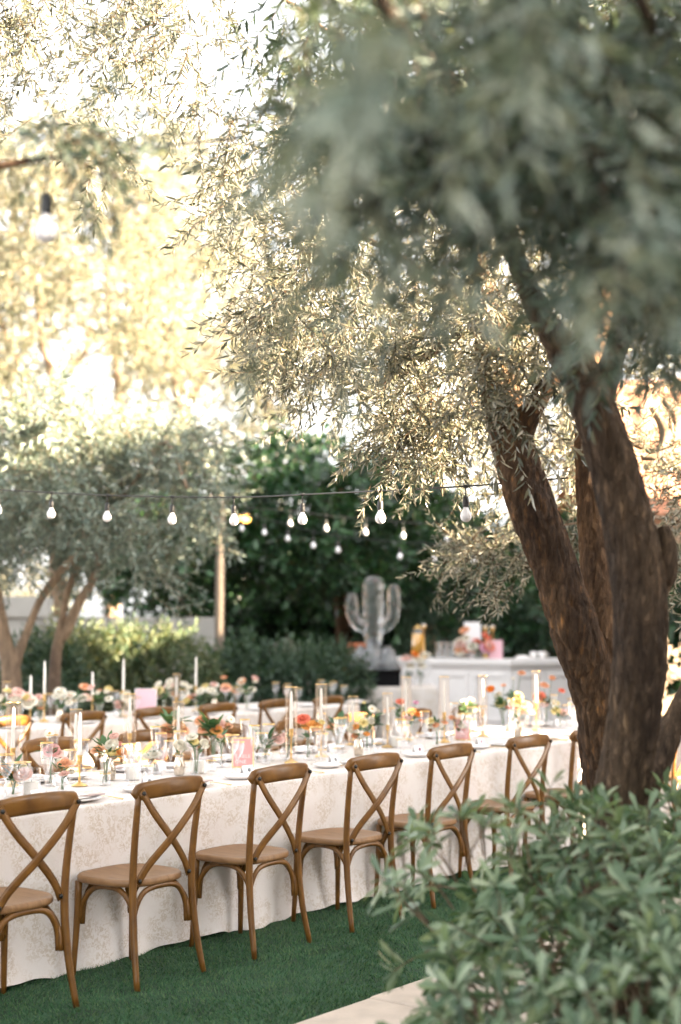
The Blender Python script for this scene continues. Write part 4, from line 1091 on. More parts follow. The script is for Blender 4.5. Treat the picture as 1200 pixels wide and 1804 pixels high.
# ---------------- flowers
def bloom_mesh(kind, key):
    mat = PET[key]; mb = MB()
    if kind == 'daisy':
        for k in range(15):
            a = 2 * math.pi * k / 15; c, s = math.cos(a), math.sin(a)
            V = []
            for t, w, z in ((0.2, 0.09, 0.0), (0.6, 0.17, 0.06), (0.9, 0.14, 0.03), (1.0, 0.03, 0.0)):
                for q in (-1, 1): V.append((c * t - s * w * q, s * t + c * w * q, z + 0.02 * (k % 2)))
            mb.add(V, [(0, 2, 3, 1), (2, 4, 5, 3), (4, 6, 7, 5)])
        return mb.mesh('bloom', mat)
    layers = [(3, 0.16, 0.62, -0.25, 0.0), (4, 0.30, 0.66, -0.14, 0.3), (5, 0.45, 0.64, -0.02, 0.7), (5, 0.62, 0.58, 0.10, 1.1), (6, 0.80, 0.48, 0.26, 1.6), (6, 0.95, 0.36, 0.36, 2.0)]
    if kind == 'ranunculus':
        layers = [(5, 0.14, 0.5, -0.12, 0.0), (6, 0.28, 0.56, -0.16, 0.3), (7, 0.42, 0.60, -0.16, 0.5), (8, 0.58, 0.6, -0.12, 0.2), (8, 0.72, 0.55, -0.04, 0.9), (8, 0.86, 0.46, 0.06, 0.4)]
    for n, r, h, flare, rot in layers:
        for k in range(n):
            a0 = 2 * math.pi * k / n + rot; half = math.pi / n * 1.35
            V = []
            for ti in range(5):
                t = ti / 4
                for si in range(5):
                    sp = -1 + si / 2
                    wsc = (0.55 + 0.45 * math.sin(math.pi * min(1, 0.25 + 0.6 * t))) * (1.0 if t < 0.9 else 0.8)
                    a = a0 + half * sp * wsc
                    rad = r * (0.35 + 0.65 * math.sin(min(1.0, t * 1.25) * math.pi / 2)) + flare * t * t + 0.02 * sp * sp
                    z = h * t * (1 - 0.12 * sp * sp * t) - 0.12 * r + (0.0 if flare < 0.2 else -0.18 * t * t)
                    V.append((rad * math.cos(a), rad * math.sin(a), z))
            F = [(i * 5 + j, i * 5 + j + 1, (i + 1) * 5 + j + 1, (i + 1) * 5 + j) for i in range(4) for j in range(4)]
            mb.add(V, F)
    return mb.mesh('bloom', mat)
BLOOM = {}
def bloom(kind, key):
    if (kind, key) not in BLOOM: BLOOM[(kind, key)] = bloom_mesh(kind, key)
    return BLOOM[(kind, key)]
POLLEN = MB().lathe([(0.24, -0.02), (0.24, 0.06), (0.16, 0.12), (0.01, 0.14)], 12).mesh('flower_centre', M['pollen'])
PL_V, PL_F = leaf_tpl('broad'); LEAF_P = np_mesh('leaf', PL_V, PL_F, M['petleaf'])
LL_V, LL_F = leaf_tpl('lance'); LEAF_L = np_mesh('leaf', LL_V, LL_F, M['petleaf'])
rp = random.Random(11)
def posy(label, pos, blooms, leaves=5, leaf_len=0.05, h0=0.02, mouth=0.10, group=None):
    """cut flowers standing in a vase: blooms (kind, colour, radius, dx, dy, z); stems run to the foot of the vase"""
    p = proto('flower_posy', 'flowers'); p.location = pos; p['label'] = label; p.rotation_euler = (0, 0, 0)
    if group: p['group'] = group
    for kind, key, r, dx, dy, z in blooms:
        o = link('bloom', bloom(kind, key), p); o.scale = (r, r, r); o.location = (dx, dy, z)
        tilt = R(55) if kind == 'daisy' else R(rp.uniform(18, 50))
        o.rotation_euler = Vector((dx * 4 + rp.uniform(-0.4, 0.4), dy * 4 - 0.9, 1 / math.tan(tilt) * 0.9)).to_track_quat('Z', 'Y').to_euler()
        if kind == 'daisy':
            q = link('flower_centre', POLLEN, o)
        sp = spline([(rp.uniform(-0.01, 0.01), rp.uniform(-0.01, 0.01), h0), (dx * 0.25, dy * 0.25, mouth), (dx * 0.9, dy * 0.9 + 0.004, z - 0.004)], 8)
        MB().tube(sp, 0.0019, 6).build('stem', M['stem'], p)
    for k in range(leaves):
        a = rp.uniform(0, 2 * math.pi); e = R(rp.uniform(0, 60)); z = mouth + rp.uniform(-0.01, 0.07); rad = rp.uniform(0.004, 0.03)
        o = link('leaf', LEAF_P if rp.random() < 0.5 else LEAF_L, p); L = leaf_len * rp.uniform(0.7, 1.3)
        d = Vector((math.cos(a) * math.cos(e), math.sin(a) * math.cos(e), math.sin(e)))
        o.matrix_basis = Matrix.Translation((rad * math.cos(a), rad * math.sin(a), z)) @ d.to_track_quat('Y', 'Z').to_matrix().to_4x4() @ Matrix.Scale(L, 4)
    return p
VASES = {}
def vase_proto(kind):
    if kind in VASES: return VASES[kind]
    v = proto({'bud': 'bud_vase', 'flare': 'fluted_vase', 'round': 'round_vase', 'mercury': 'mercury_vase', 'bowl': 'flower_bowl'}[kind], 'vase')
    prof = {'bud': [(0.024, 0), (0.027, 0.004), (0.027, 0.05), (0.014, 0.075), (0.013, 0.115), (0.016, 0.122)],
            'flare': [(0.026, 0), (0.024, 0.004), (0.010, 0.012), (0.012, 0.03), (0.020, 0.09), (0.031, 0.125)],
            'round': [(0.026, 0), (0.040, 0.012), (0.046, 0.035), (0.040, 0.058), (0.032, 0.066), (0.034, 0.072)],
            'mercury': [(0.020, 0), (0.026, 0.006), (0.030, 0.05), (0.022, 0.085), (0.018, 0.095), (0.022, 0.102)],
            'bowl': [(0.06, 0), (0.09, 0.015), (0.11, 0.05), (0.10, 0.09)]}[kind]
    mat = M['glass'] if kind != 'mercury' else mat_plain('mercury_glass', (0.62, 0.55, 0.46), 0.22, 0.85, 0.35, 60)
    MB().lathe(prof, 24).build('vessel', mat, v)
    r, z = prof[-1]
    MB().lathe([(r + 0.0003, z - 0.001), (r + 0.0012, z), (r - 0.0002, z + 0.0012), (r - 0.0012, z - 0.0004)], 24, cap0=False).build('rim', M['glass'] if kind != 'mercury' else mat, v)
    VASES[kind] = v
    return v
MOUTH = {'bud': 0.122, 'flare': 0.125, 'round': 0.072, 'mercury': 0.102, 'bowl': 0.09}
ZT = TH + 0.0025
def on_table(px, py):
    p = G(px, py, ZT); return (p[0], p[1], ZT)
def vase_with(px, py, kind, vlabel, plabel, blooms, leaves=5, leaf_len=0.05, sc=1.0):
    p = on_table(px, py)
    v = place(vase_proto(kind), USED, p, rp.uniform(0, 6), vlabel)
    q = posy(plabel, p, [(k_, c_, r_ * 1.05, x_, y_, z_) for k_, c_, r_, x_, y_, z_ in blooms], int(leaves * 1.8), leaf_len * 1.15, 0.012, MOUTH[kind])
    sc *= 1.12
    if sc != 1: v.scale = (sc,) * 3; q.scale = (sc,) * 3
def taper_set(p, tag, stick_h=1.0, cover=True, lift=1.0, group=None, cs=1.0):
    """candlestick, taper and glass cover at p"""
    s = place(cst, USED, p, 0, 'gold candlestick ' + tag, group and 'gold candlesticks ' + group); s.scale = (1, 1, stick_h)
    z = p[2] + 0.150 * stick_h
    place(tap, USED, (p[0], p[1], z), 0, 'white taper candle ' + tag, group and 'taper candles ' + group).scale = (1, 1, lift)
    if cover:
        c = place(chm, USED, (p[0], p[1], p[2] + 0.004), 0, 'clear glass chimney on the taper ' + tag, group and 'glass chimneys ' + group); c.scale = (cs, cs, (0.150 * stick_h + 0.226 * lift + 0.02) / 0.33)

# ---------------- place settings of the front table
def setting(u, side, who, k):
    """side -1: near edge, +1: far edge"""
    def at(du, dv, z=ZT):
        return T(u + du * (-side), (FV0 + dv) if side < 0 else (FV1 - dv), z)
    rot = ROW if side < 0 else ROW + math.pi
    rr = random.Random(100 + k + (50 if side > 0 else 0)); j = lambda a: rr.uniform(-a, a)
    place(dpl, USED, at(0 + j(.01), 0.19 + j(.008)), 0, 'white dinner plate at the place ' + who, 'dinner plates')
    place(nap, USED, at(-0.02, 0.19, ZT + 0.0125), rot + R(90 + j(8)), 'folded white napkin on the plate ' + who, 'napkins')
    place(mcd, USED, at(0.085 + j(.01), 0.165, ZT + 0.0195), rot + R(80 + j(14)), 'small mauve card beside the napkin ' + who, 'mauve cards')
    place(spl, USED, at(-0.30 + j(.015), 0.22 + j(.02)), 0, 'white side plate at the place ' + who, 'side plates')
    place(frk, USED, at(-0.185 + j(.006), 0.14), rot + R(j(5)), 'gold fork at the place ' + who, 'gold forks')
    place(knf, USED, at(0.185 + j(.006), 0.13), rot + R(j(5)), 'gold knife at the place ' + who, 'gold knives')
    place(nmr if (side < 0 and k >= 5) else nmc, USED, at(-0.13 + j(.02), 0.325 + j(.015)), rot + R(j(12)), 'folded name card with seal at the place ' + who, 'name cards')
    place(win, USED, at(-0.21 + j(.02), 0.40 + j(.02)), 0, 'tall clear wine glass at the place ' + who, 'wine glasses')
    place(gob, USED, at(-0.10 + j(.02), 0.435 + j(.02)), 0, 'clear water goblet at the place ' + who, 'water goblets')
    place(flu, USED, at(0.03 + j(.02), 0.40 + j(.03)), 0, 'clear champagne flute at the place ' + who, 'champagne flutes')
for j in range(9):
    setting(0.215 + 0.772 * (j - 1) + (0.12 if j >= 5 else 0), -1, 'before the %s chair of the front row' % ORD[j], j)
for j in range(9):
    setting(0.6 + 0.772 * (j - 1), 1, 'before the %s chair across the front table' % ORD[j], j)

# ---------------- candles down the middle of the front table
C_ = [((22, 1385), 'at the photo edge of the front table', 1.25, True, 1.0), ((140, 1384), 'beside the pink and white daisy vase', 1.0, False, 1.05), ((133, 1345), 'behind the daisy vase', 0.9, True, 0.75),
      ((228, 1345), 'behind the glass of the wide pillar candle', 1.15, True, 1.0), ((314, 1330), 'behind the white ranunculus', 0.85, True, 0.85),
      ((513, 1344), 'just past the first pink table sign', 1.3, True, 1.08), ((566, 1333), 'behind the apricot rose', 1.3, True, 1.08), ((622, 1312), 'between the apricot rose and the white daisy greenery', 0.9, True, 0.8),
      ((683, 1316), 'beside the white daisy greenery', 0.95, True, 0.9), ((716, 1306), 'between the two table signs', 1.3, True, 1.08), ((783, 1308), 'just before the second pink table sign', 1.35, True, 1.08),
      ((851, 1297), 'behind the second pink table sign', 1.3, True, 1.05), ((945, 1287), 'nearest to the forked trunk', 1.4, True, 1.05)]
for (q, tag, sh, cov, lf) in C_:
    taper_set(on_table(*q), tag, sh, cov, lf)
def pillar(px, py, tag, sc=1.0):
    p = on_table(px, py)
    place(hur, USED, p, 0, 'glass cylinder of the pillar candle ' + tag).scale = (sc,) * 3
    place(pil, USED, p, 0, 'white pillar candle ' + tag).scale = (sc,) * 3
for a in [(234, 1374, 'beside the fluted vase'), (350, 1362, 'before the first pink table sign'), (55, 1402, 'beside the round vase at the photo edge'), (697, 1316, 'beyond the white daisy greenery'), (640, 1303, 'beyond the apricot rose', 0.85),
          (775, 1300, 'left of the second pink table sign', 0.85), (905, 1289, 'in the sunlight among the orange flowers', 0.95), (830, 1288, 'right of the second pink table sign', 0.9), (460, 1318, 'behind the champagne flute at the first sign', 0.85)]:
    pillar(*a)
for a, tag in [((383, 1352), 'beside the first pink table sign'), ((592, 1335), 'beside the apricot rose'), ((720, 1318), 'before the second pink table sign'), ((155, 1372), 'beside the low gold candlestick'), ((740, 1306), 'left of the second sign'), ((665, 1326), 'below the white daisy greenery')]:
    place(tum, USED, on_table(*a), 0, 'small clear votive glass ' + tag, 'votive glasses')

# ---------------- posies
vase_with(24, 1404, 'round', 'round clear vase at the photo edge of the front table', 'peach and white flowers in the round vase at the photo edge',
          [('rose', 'apricot', 0.036, -0.05, 0.0, 0.115), ('rose', 'blush', 0.032, 0.045, -0.02, 0.10), ('ranunculus', 'white', 0.026, 0.01, 0.01, 0.125), ('ranunculus', 'butter', 0.020, 0.03, 0.03, 0.13), ('rose', 'peach', 0.03, -0.01, 0.04, 0.12)], 14, 0.055)
vase_with(88, 1384, 'bud', 'slim bud vase between the first two chairs', 'white daisy and pink blooms in the slim bud vase',
          [('daisy', 'white', 0.026, -0.005, 0.0, 0.245), ('rose', 'pink', 0.030, 0.005, 0.0, 0.165), ('rose', 'blush', 0.022, 0.035, 0.0, 0.15)], 6, 0.045)
vase_with(185, 1383, 'flare', 'fluted clear vase behind the second chair', 'white and peach ranunculus with dark leaves in the fluted vase',
          [('ranunculus', 'white', 0.036, 0.035, -0.01, 0.185), ('ranunculus', 'butter', 0.026, 0.03, -0.03, 0.150), ('ranunculus', 'blush', 0.025, 0.04, 0.01, 0.225), ('rose', 'peach', 0.028, -0.035, 0.0, 0.165), ('ranunculus', 'pink', 0.016, 0.065, 0.01, 0.19)], 9, 0.06)
vase_with(272, 1362, 'round', 'small round vase between the second and third chairs', 'low white and blush roses in the small round vase',
          [('rose', 'white', 0.034, 0.0, -0.01, 0.105), ('rose', 'blush', 0.03, 0.03, 0.02, 0.10), ('rose', 'white', 0.026, -0.04, 0.02, 0.095)], 7, 0.04, 0.9)
vase_with(316, 1366, 'mercury', 'smoky mercury glass vase behind the third chair', 'single white ranunculus in the mercury vase',
          [('ranunculus', 'white', 0.036, 0.0, -0.01, 0.145), ('ranunculus', 'white', 0.015, 0.03, 0.02, 0.13)], 2, 0.04)
vase_with(304, 1326, 'bud', 'bud vase behind the mercury vase', 'peach roses with upright green blades behind the mercury vase',
          [('rose', 'peach', 0.042, -0.03, 0.0, 0.13), ('rose', 'apricot', 0.03, 0.035, 0.0, 0.165), ('rose', 'peach', 0.03, 0.06, 0.0, 0.13)], 10, 0.085)
vase_with(376, 1336, 'flare', 'fluted vase just before the first pink sign', 'blush and peach garden roses with long green leaves before the first sign',
          [('rose', 'peach', 0.028, -0.075, 0.0, 0.215), ('rose', 'blush', 0.040, 0.02, 0.0, 0.19), ('rose', 'apricot', 0.028, 0.02, -0.03, 0.165), ('rose', 'peach', 0.034, -0.05, 0.02, 0.165), ('daisy', 'white', 0.026, 0.10, 0.0, 0.22), ('rose', 'peach', 0.03, 0.07, 0.01, 0.18)], 22, 0.085)
vase_with(468, 1340, 'round', 'small round vase behind the first pink sign', 'blush bud and dark leaves behind the first sign',
          [('rose', 'blush', 0.028, 0.07, 0.0, 0.12), ('ranunculus', 'white', 0.02, 0.0, 0.0, 0.11), ('ranunculus', 'white', 0.026, -0.06, 0.03, 0.17)], 12, 0.06)
vase_with(543, 1338, 'bud', 'bud vase of the apricot rose', 'large apricot rose with a coral bloom and dark leaves in a bud vase',
          [('rose', 'apricot', 0.046, 0.02, -0.02, 0.185), ('rose', 'coral', 0.032, -0.03, 0.01, 0.225), ('ranunculus', 'butter', 0.02, 0.075, 0.0, 0.205)], 9, 0.05)
vase_with(596, 1316, 'round', 'small round vase behind the apricot rose', 'peach blooms with a drooping green leaf behind the apricot rose',
          [('rose', 'peach', 0.03, -0.04, 0.0, 0.12), ('ranunculus', 'white', 0.022, 0.08, 0.0, 0.14), ('rose', 'blush', 0.024, 0.05, 0.02, 0.10)], 10, 0.08)
vase_with(656, 1316, 'flare', 'fluted vase of green leaves behind the fourth chair', 'leafy greenery with a white daisy in a fluted vase',
          [('daisy', 'white', 0.028, 0.0, 0.0, 0.235), ('ranunculus', 'butter', 0.015, -0.05, 0.0, 0.27), ('ranunculus', 'white', 0.02, 0.03, 0.02, 0.22)], 26, 0.06)
vase_with(722, 1312, 'bud', 'bud vase between the two signs', 'pale blush bloom and green stems between the two signs',
          [('ranunculus', 'blush', 0.034, -0.01, 0.0, 0.165), ('rose', 'orange', 0.024, 0.055, 0.0, 0.19), ('ranunculus', 'lilac', 0.02, 0.04, 0.02, 0.26), ('rose', 'orange', 0.016, 0.075, 0.0, 0.15)], 5, 0.05)
vase_with(706, 1296, 'bud', 'bud vase of the coral flower', 'coral flower on a tall stem beside a taper', [('rose', 'coral', 0.026, 0.0, 0.0, 0.23), ('rose', 'peach', 0.02, -0.09, 0.0, 0.17)], 8, 0.05)
vase_with(824, 1290, 'flare', 'fluted vase right of the second sign', 'white blooms with fine green sprays right of the second sign',
          [('ranunculus', 'white', 0.034, -0.02, 0.0, 0.20), ('ranunculus', 'blush', 0.026, 0.03, 0.02, 0.22), ('ranunculus', 'white', 0.024, 0.05, 0.0, 0.15)], 26, 0.055)
vase_with(886, 1280, 'flare', 'fluted vase behind the sixth chair', 'orange poppy with white stock and green blades behind the sixth chair',
          [('ranunculus', 'orange', 0.036, -0.09, 0.0, 0.27), ('ranunculus', 'white', 0.03, -0.03, 0.0, 0.23), ('rose', 'butter', 0.03, -0.02, 0.0, 0.17), ('rose', 'coral', 0.03, 0.06, -0.02, 0.14), ('rose', 'peach', 0.032, 0.09, 0.0, 0.13), ('ranunculus', 'peach', 0.022, 0.01, 0.02, 0.30)], 14, 0.07)
vase_with(917, 1286, 'bud', 'bud vase in the sunlight before the forked trunk', 'white and butter yellow sweet peas glowing in the sunlight',
          [('rose', 'white', 0.042, 0.03, 0.0, 0.18), ('rose', 'white', 0.036, 0.07, 0.01, 0.13), ('rose', 'butter', 0.036, -0.03, 0.0, 0.20), ('rose', 'white', 0.032, 0.0, 0.02, 0.12), ('rose', 'butter', 0.026, -0.01, 0.0, 0.245)], 10, 0.05)
vase_with(905, 1270, 'bud', 'tall bud vase of eucalyptus', 'dark eucalyptus leaves on a tall stem above the table', [('rose', 'peach', 0.022, 0.06, 0.0, 0.34), ('ranunculus', 'white', 0.016, 0.0, 0.0, 0.30)], 16, 0.055, 1.1)
vase_with(962, 1278, 'flare', 'fluted vase beside the forked trunk', 'coral and peach roses with dark foliage beside the forked trunk',
          [('rose', 'coral', 0.036, -0.05, -0.02, 0.215), ('rose', 'peach', 0.03, -0.01, 0.0, 0.30), ('ranunculus', 'peach', 0.026, 0.05, 0.0, 0.35), ('rose', 'blush', 0.03, -0.02, -0.03, 0.16), ('rose', 'butter', 0.028, 0.07, 0.0, 0.17), ('rose', 'coral', 0.02, 0.12, 0.0, 0.26)], 18, 0.06)
vase_with(987, 1284, 'round', 'round vase partly behind the forked trunk', 'yellow and blush roses partly behind the forked trunk',
          [('rose', 'butter', 0.028, -0.03, 0.0, 0.13), ('rose', 'blush', 0.03, 0.02, 0.0, 0.12)], 8, 0.05)

# more low bud vases down the middle of the front table
rq = random.Random(31)
for k, (u, v) in enumerate([(0.02, 1.22), (0.42, 0.98), (0.95, 1.2), (1.42, 1.0), (1.86, 1.22), (2.45, 1.2), (2.95, 1.02), (3.3, 1.22), (3.85, 1.02), (4.4, 1.2), (4.9, 1.0)]):
    p = T(u, v, ZT); kind = ['bud', 'round', 'mercury', 'flare'][k % 4]
    place(vase_proto(kind), USED, p, 0, 'low %s vase mid-table, %s along the front table' % ({'bud': 'slim', 'round': 'round', 'mercury': 'smoky', 'flare': 'fluted'}[kind], ORD[k] if k < 10 else 'eleventh'))
    pal = [['white', 'peach', 'butter'], ['blush', 'white', 'peach'], ['apricot', 'peach', 'white'], ['white', 'white', 'butter']][k % 4]
    bl = [('ranunculus' if rq.random() < 0.6 else 'rose', pal[q % 3], rq.uniform(0.020, 0.032), rq.uniform(-0.06, 0.06), rq.uniform(-0.04, 0.04), MOUTH[kind] + rq.uniform(0.02, 0.09)) for q in range(5)]
    posy('small %s and %s posy mid-table, %s along the front table' % (pal[0], pal[1] if pal[1] != pal[0] else 'butter', ORD[k] if k < 10 else 'eleventh'), p, bl, 12, 0.055, 0.012, MOUTH[kind])
for k, (u, v) in enumerate([(0.25, 1.12), (0.78, 1.05), (1.2, 1.16), (1.65, 1.1), (2.15, 1.12), (2.6, 1.04), (3.55, 1.12), (4.15, 1.1)]):
    p = T(u, v, ZT)
    place(tum, USED, p, 0, 'clear votive glass down the middle of the front table, %s from the photo edge' % ORD[k], 'votive glasses')

# ---------------- signs
def sign(pos, rz, tilt, w, h, lines, label, board, frame, size):
    s = empty('table_sign', pos, rz); setp(s, label, 'sign'); s.rotation_euler = (tilt, 0, rz)
    MB().box(-w / 2 + 0.002, w / 2 - 0.002, -0.003, 0.003, 0.003, h - 0.002).build('board', board, s, smooth=False)
    t = 0.006
    mb = MB()
    mb.box(-w / 2 - t, -w / 2, -0.006, 0.006, 0, h); mb.box(w / 2, w / 2 + t, -0.006, 0.006, 0, h)
    mb.box(-w / 2 - t, w / 2 + t, -0.0062, 0.0062, -0.0, t * 0.9); mb.box(-w / 2 - t, w / 2 + t, -0.0062, 0.0062, h, h + t)
    mb.build('frame', frame, s, smooth=False)
    for k, tx in enumerate(lines):
        cu = bpy.data.curves.new('lettering', 'FONT'); cu.body = tx; cu.size = size; cu.align_x = 'LEFT'; cu.extrude = 0.0004; cu.space_character = 1.12
        tmp = bpy.data.objects.new('lettering_curve', cu); me = bpy.data.meshes.new_from_object(tmp); bpy.data.objects.remove(tmp); me.materials.clear(); me.materials.append(M['paper']); o = link('lettering', me, s)
        o.location = (-w / 2 + 0.012, -0.0036, h * 0.33 - k * size * 1.05); o.rotation_euler = (math.pi / 2, 0, 0)
    # easel strut at the back
    MB().tube([(0, 0.005, h * 0.7), (0, 0.06, 0.003)], 0.003, 6).build('strut', frame, s)
    return s
sign(on_table(428, 1352), R(3), R(-6), 0.118, 0.170, ['TABLE', 'ONE'], 'first pink table sign in a thin gold frame, reading TABLE ONE', M['pink'], M['gold'], 0.030)
sign(on_table(814, 1304), R(-14), R(-14), 0.110, 0.160, ['TABLE', 'TWO'], 'second pink table sign in a thin gold frame, tilted back near the sixth chair', M['pink'], M['gold'], 0.028)

# ================================================================== SECOND TABLE
def on_second(px, v=5.12):
    """point of the second table's top that is seen in photo column px, v metres across"""
    k = (px - 600) / FPX
    a = A0 + VV * v
    u = (k * a[1] - a[0]) / (UU[0] - k * UU[1])
    return T(u, v, ZT)
for px_, tag, sh, lf in [(16, 'at the photo edge of the second table', 0.9, 0.9), (58, 'second from the photo edge on the second table', 1.2, 1.0), (82, 'third from the photo edge on the second table', 1.5, 1.35), (166, 'before the middle shrub on the second table', 1.3, 1.0),
                         (220, 'beside the pale pink sign on the second table', 1.5, 1.35), (313, 'past the pale pink sign on the second table', 1.0, 0.9), (347, 'near the end of the second table', 1.5, 1.35)]:
    taper_set(on_second(px_, 5.1 + 0.1 * math.sin(px_)), tag, sh, px_ in (16, 313), lf)
cols2 = ['white', 'peach', 'white', 'blush', 'white', 'butter', 'peach', 'white', 'blush', 'white']
places2 = ['at the photo edge', 'second from the photo edge', 'third from the photo edge', 'fourth from the photo edge', 'below the middle shrub', 'sixth along', 'before the pale pink sign', 'past the pale pink sign', 'ninth along', 'tenth along', 'eleventh along', 'beside the last taper', 'close to the table end', 'last before the table end']
for k, px_ in enumerate([10, 40, 75, 110, 140, 178, 215, 272, 292, 318, 352, 380, 412, 436]):
    p = on_second(px_, 5.0 + 0.22 * ((k * 7) % 5 - 2) / 2)
    kind = ['bud', 'flare', 'round', 'mercury'][k % 4]
    place(vase_proto(kind), USED, p, 0, '%s on the second table, %s' % ({'bud': 'slim bud vase', 'flare': 'fluted vase', 'round': 'round vase', 'mercury': 'mercury vase'}[kind], places2[k]), 'vases on the second table').scale = (1.2,) * 3
    rr = random.Random(k)
    bl = [('rose' if rr.random() < .6 else 'ranunculus', cols2[(k * 3 + q) % 10], rr.uniform(0.028, 0.045), rr.uniform(-0.12, 0.12), rr.uniform(-0.06, 0.06), MOUTH[kind] * 1.2 + rr.uniform(0.02, 0.16)) for q in range(6)]
    posy('%s and %s flowers on the second table, %s' % (bl[0][1], bl[1][1], places2[k]), p, bl, 26, 0.07, 0.012, MOUTH[kind] * 1.2)
for k in range(9):
    u = 1.8 + 0.772 * (k - 0.3)
    for q, (g_, nm, cat_) in enumerate([(gob, 'water goblet', 'goblets'), (win, 'wine glass', 'wine glasses')]):
        place(g_, USED, T(u + 0.1 - 0.14 * q, 4.98 + 0.03 * q, ZT), 0, 'clear %s on the second table, near place %s from the photo edge' % (nm, ORD[k]), cat_ + ' on the second table')
        place(g_, USED, T(u + 0.3 - 0.14 * q, 5.32 + 0.03 * q, ZT), 0, 'clear %s on the second table, far place %s from the photo edge' % (nm, ORD[k]), cat_ + ' on the second table')
    place(dpl, USED, T(u, 4.74, ZT), 0, 'white dinner plate on the second table, %s from the photo edge' % ORD[k], 'plates on the second table')
    place(nap, USED, T(u, 4.74, ZT + 0.0125), ROW + R(90), 'white napkin on the second table, %s from the photo edge' % ORD[k], 'napkins on the second table')
sign(on_second(259, 4.95), R(0), R(-6), 0.19, 0.25, [], 'pale pink sign on the second table', M['pinkpale'], M['white'], 0.03)

# ================================================================== ICE SCULPTURE TABLE AND BAR
it = empty('sculpture_table', (-0.38, 19.5, 0)); setp(it, 'small table under the pale cloth that carries the ice sculpture', 'table')
MB().box(0.03, 1.67, 0.03, 0.87, 0.72, 0.752).build('tabletop', M['post'], it, smooth=False)
for x in (0.1, 1.55):
    for y in (0.1, 0.75): MB().box(x, x + 0.05, y, y + 0.05, 0, 0.718).build('leg', M['post'], it, smooth=False)
V = []; F = []
per = []
L, W = 1.7, 0.9
for i in range(68): per.append((L * i / 68, 0, 0, -1))
for i in range(36): per.append((L, W * i / 36, 1, 0))
for i in range(68): per.append((L - L * i / 68, W, 0, 1))
for i in range(36): per.append((0, W - W * i / 36, -1, 0))
rows = [0, 0.01, 0.1, 0.3, 0.5, 0.745]
for k, dz in enumerate(rows):
    for i, (x, y, nx, ny) in enumerate(per):
        t = dz / 0.745; o_ = 0.005 * (k > 0) + 0.05 * t + 0.03 * t * math.sin(i * 0.55 + 1.3 * math.sin(i * 0.13))
        V.append((x + nx * o_, y + ny * o_, 0.76 - dz))
m = len(per)
for k in range(len(rows) - 1):
    for i in range(m): F.append((k * m + i, (k + 1) * m + i, (k + 1) * m + (i + 1) % m, k * m + (i + 1) % m))
F.append(tuple(range(m)))
cl = MB().add(V, F).build('tablecloth', M['cloth']); cl.location = (-0.38, 19.5, 0); setp(cl, 'pale cloth on the small table under the ice sculpture', 'tablecloth')
tr_ = empty('black_tray', (0.455, 19.95, 0.762)); setp(tr_, 'black tray box under the ice sculpture', 'tray')
MB().box(-0.37, 0.37, -0.30, 0.30, 0, 0.20).build('box_body', M['black'], tr_, smooth=False)
MB().box(-0.39, 0.39, -0.32, 0.32, 0.201, 0.225).build('drip_rim', M['black'], tr_, smooth=False)
ice_m, nt, b = new_mat('ice')
b.inputs['Base Color'].default_value = (0.93, 0.96, 1.0, 1); b.inputs['Transmission Weight'].default_value = 0.95; b.inputs['IOR'].default_value = 1.31; b.inputs['Roughness'].default_value = 0.02
nz = nt.nodes.new('ShaderNodeTexNoise'); nz.inputs['Scale'].default_value = 9; nz.inputs['Detail'].default_value = 5
bpn = nt.nodes.new('ShaderNodeBump'); bpn.inputs['Strength'].default_value = 1.0; bpn.inputs['Distance'].default_value = 0.06
tcn = nt.nodes.new('ShaderNodeTexCoord'); nt.links.new(tcn.outputs['Object'], nz.inputs['Vector']); nt.links.new(nz.outputs[0], bpn.inputs['Height']); nt.links.new(bpn.outputs[0], b.inputs['Normal'])
ice_w = ice_m.copy(); ice_w.name = 'cloudy_ice'; ice_w.node_tree.nodes['Principled BSDF'].inputs['Transmission Weight'].default_value = 0.8
ic = empty('ice_sculpture', (0.455, 19.95, 0.988)); setp(ic, 'clear ice sculpture of a two-armed saguaro cactus on a rocky foot', 'sculpture')
def ribbed(i, an, p): return 1 + 0.045 * math.cos(9 * an)
s = spline([(0, 0, 0.30, 0.10), (0, 0, 0.5, 0.125), (0, 0, 0.9, 0.145), (0, 0, 1.18, 0.14), (0, 0, 1.27, 0.10), (0, 0, 1.30, 0.03)], 30)
MB().tube([tuple(q[:3]) for q in s], list(s[:, 3]), 36, noise=ribbed).build('cactus_stem', ice_m, ic)
for sx, top in ((-1, 1.06), (1, 1.18)):
    s = spline([(sx * 0.08, 0, 0.55, 0.06), (sx * 0.20, 0, 0.62, 0.085), (sx * 0.285, 0, 0.76, 0.085), (sx * 0.292, 0, top - 0.14, 0.085), (sx * 0.292, 0, top - 0.02, 0.06), (sx * 0.292, 0, top, 0.02)], 26)
    MB().tube([tuple(q[:3]) for q in s], list(s[:, 3]), 28, noise=ribbed).build('cactus_arm', ice_m, ic)
rk = np.random.default_rng(8)
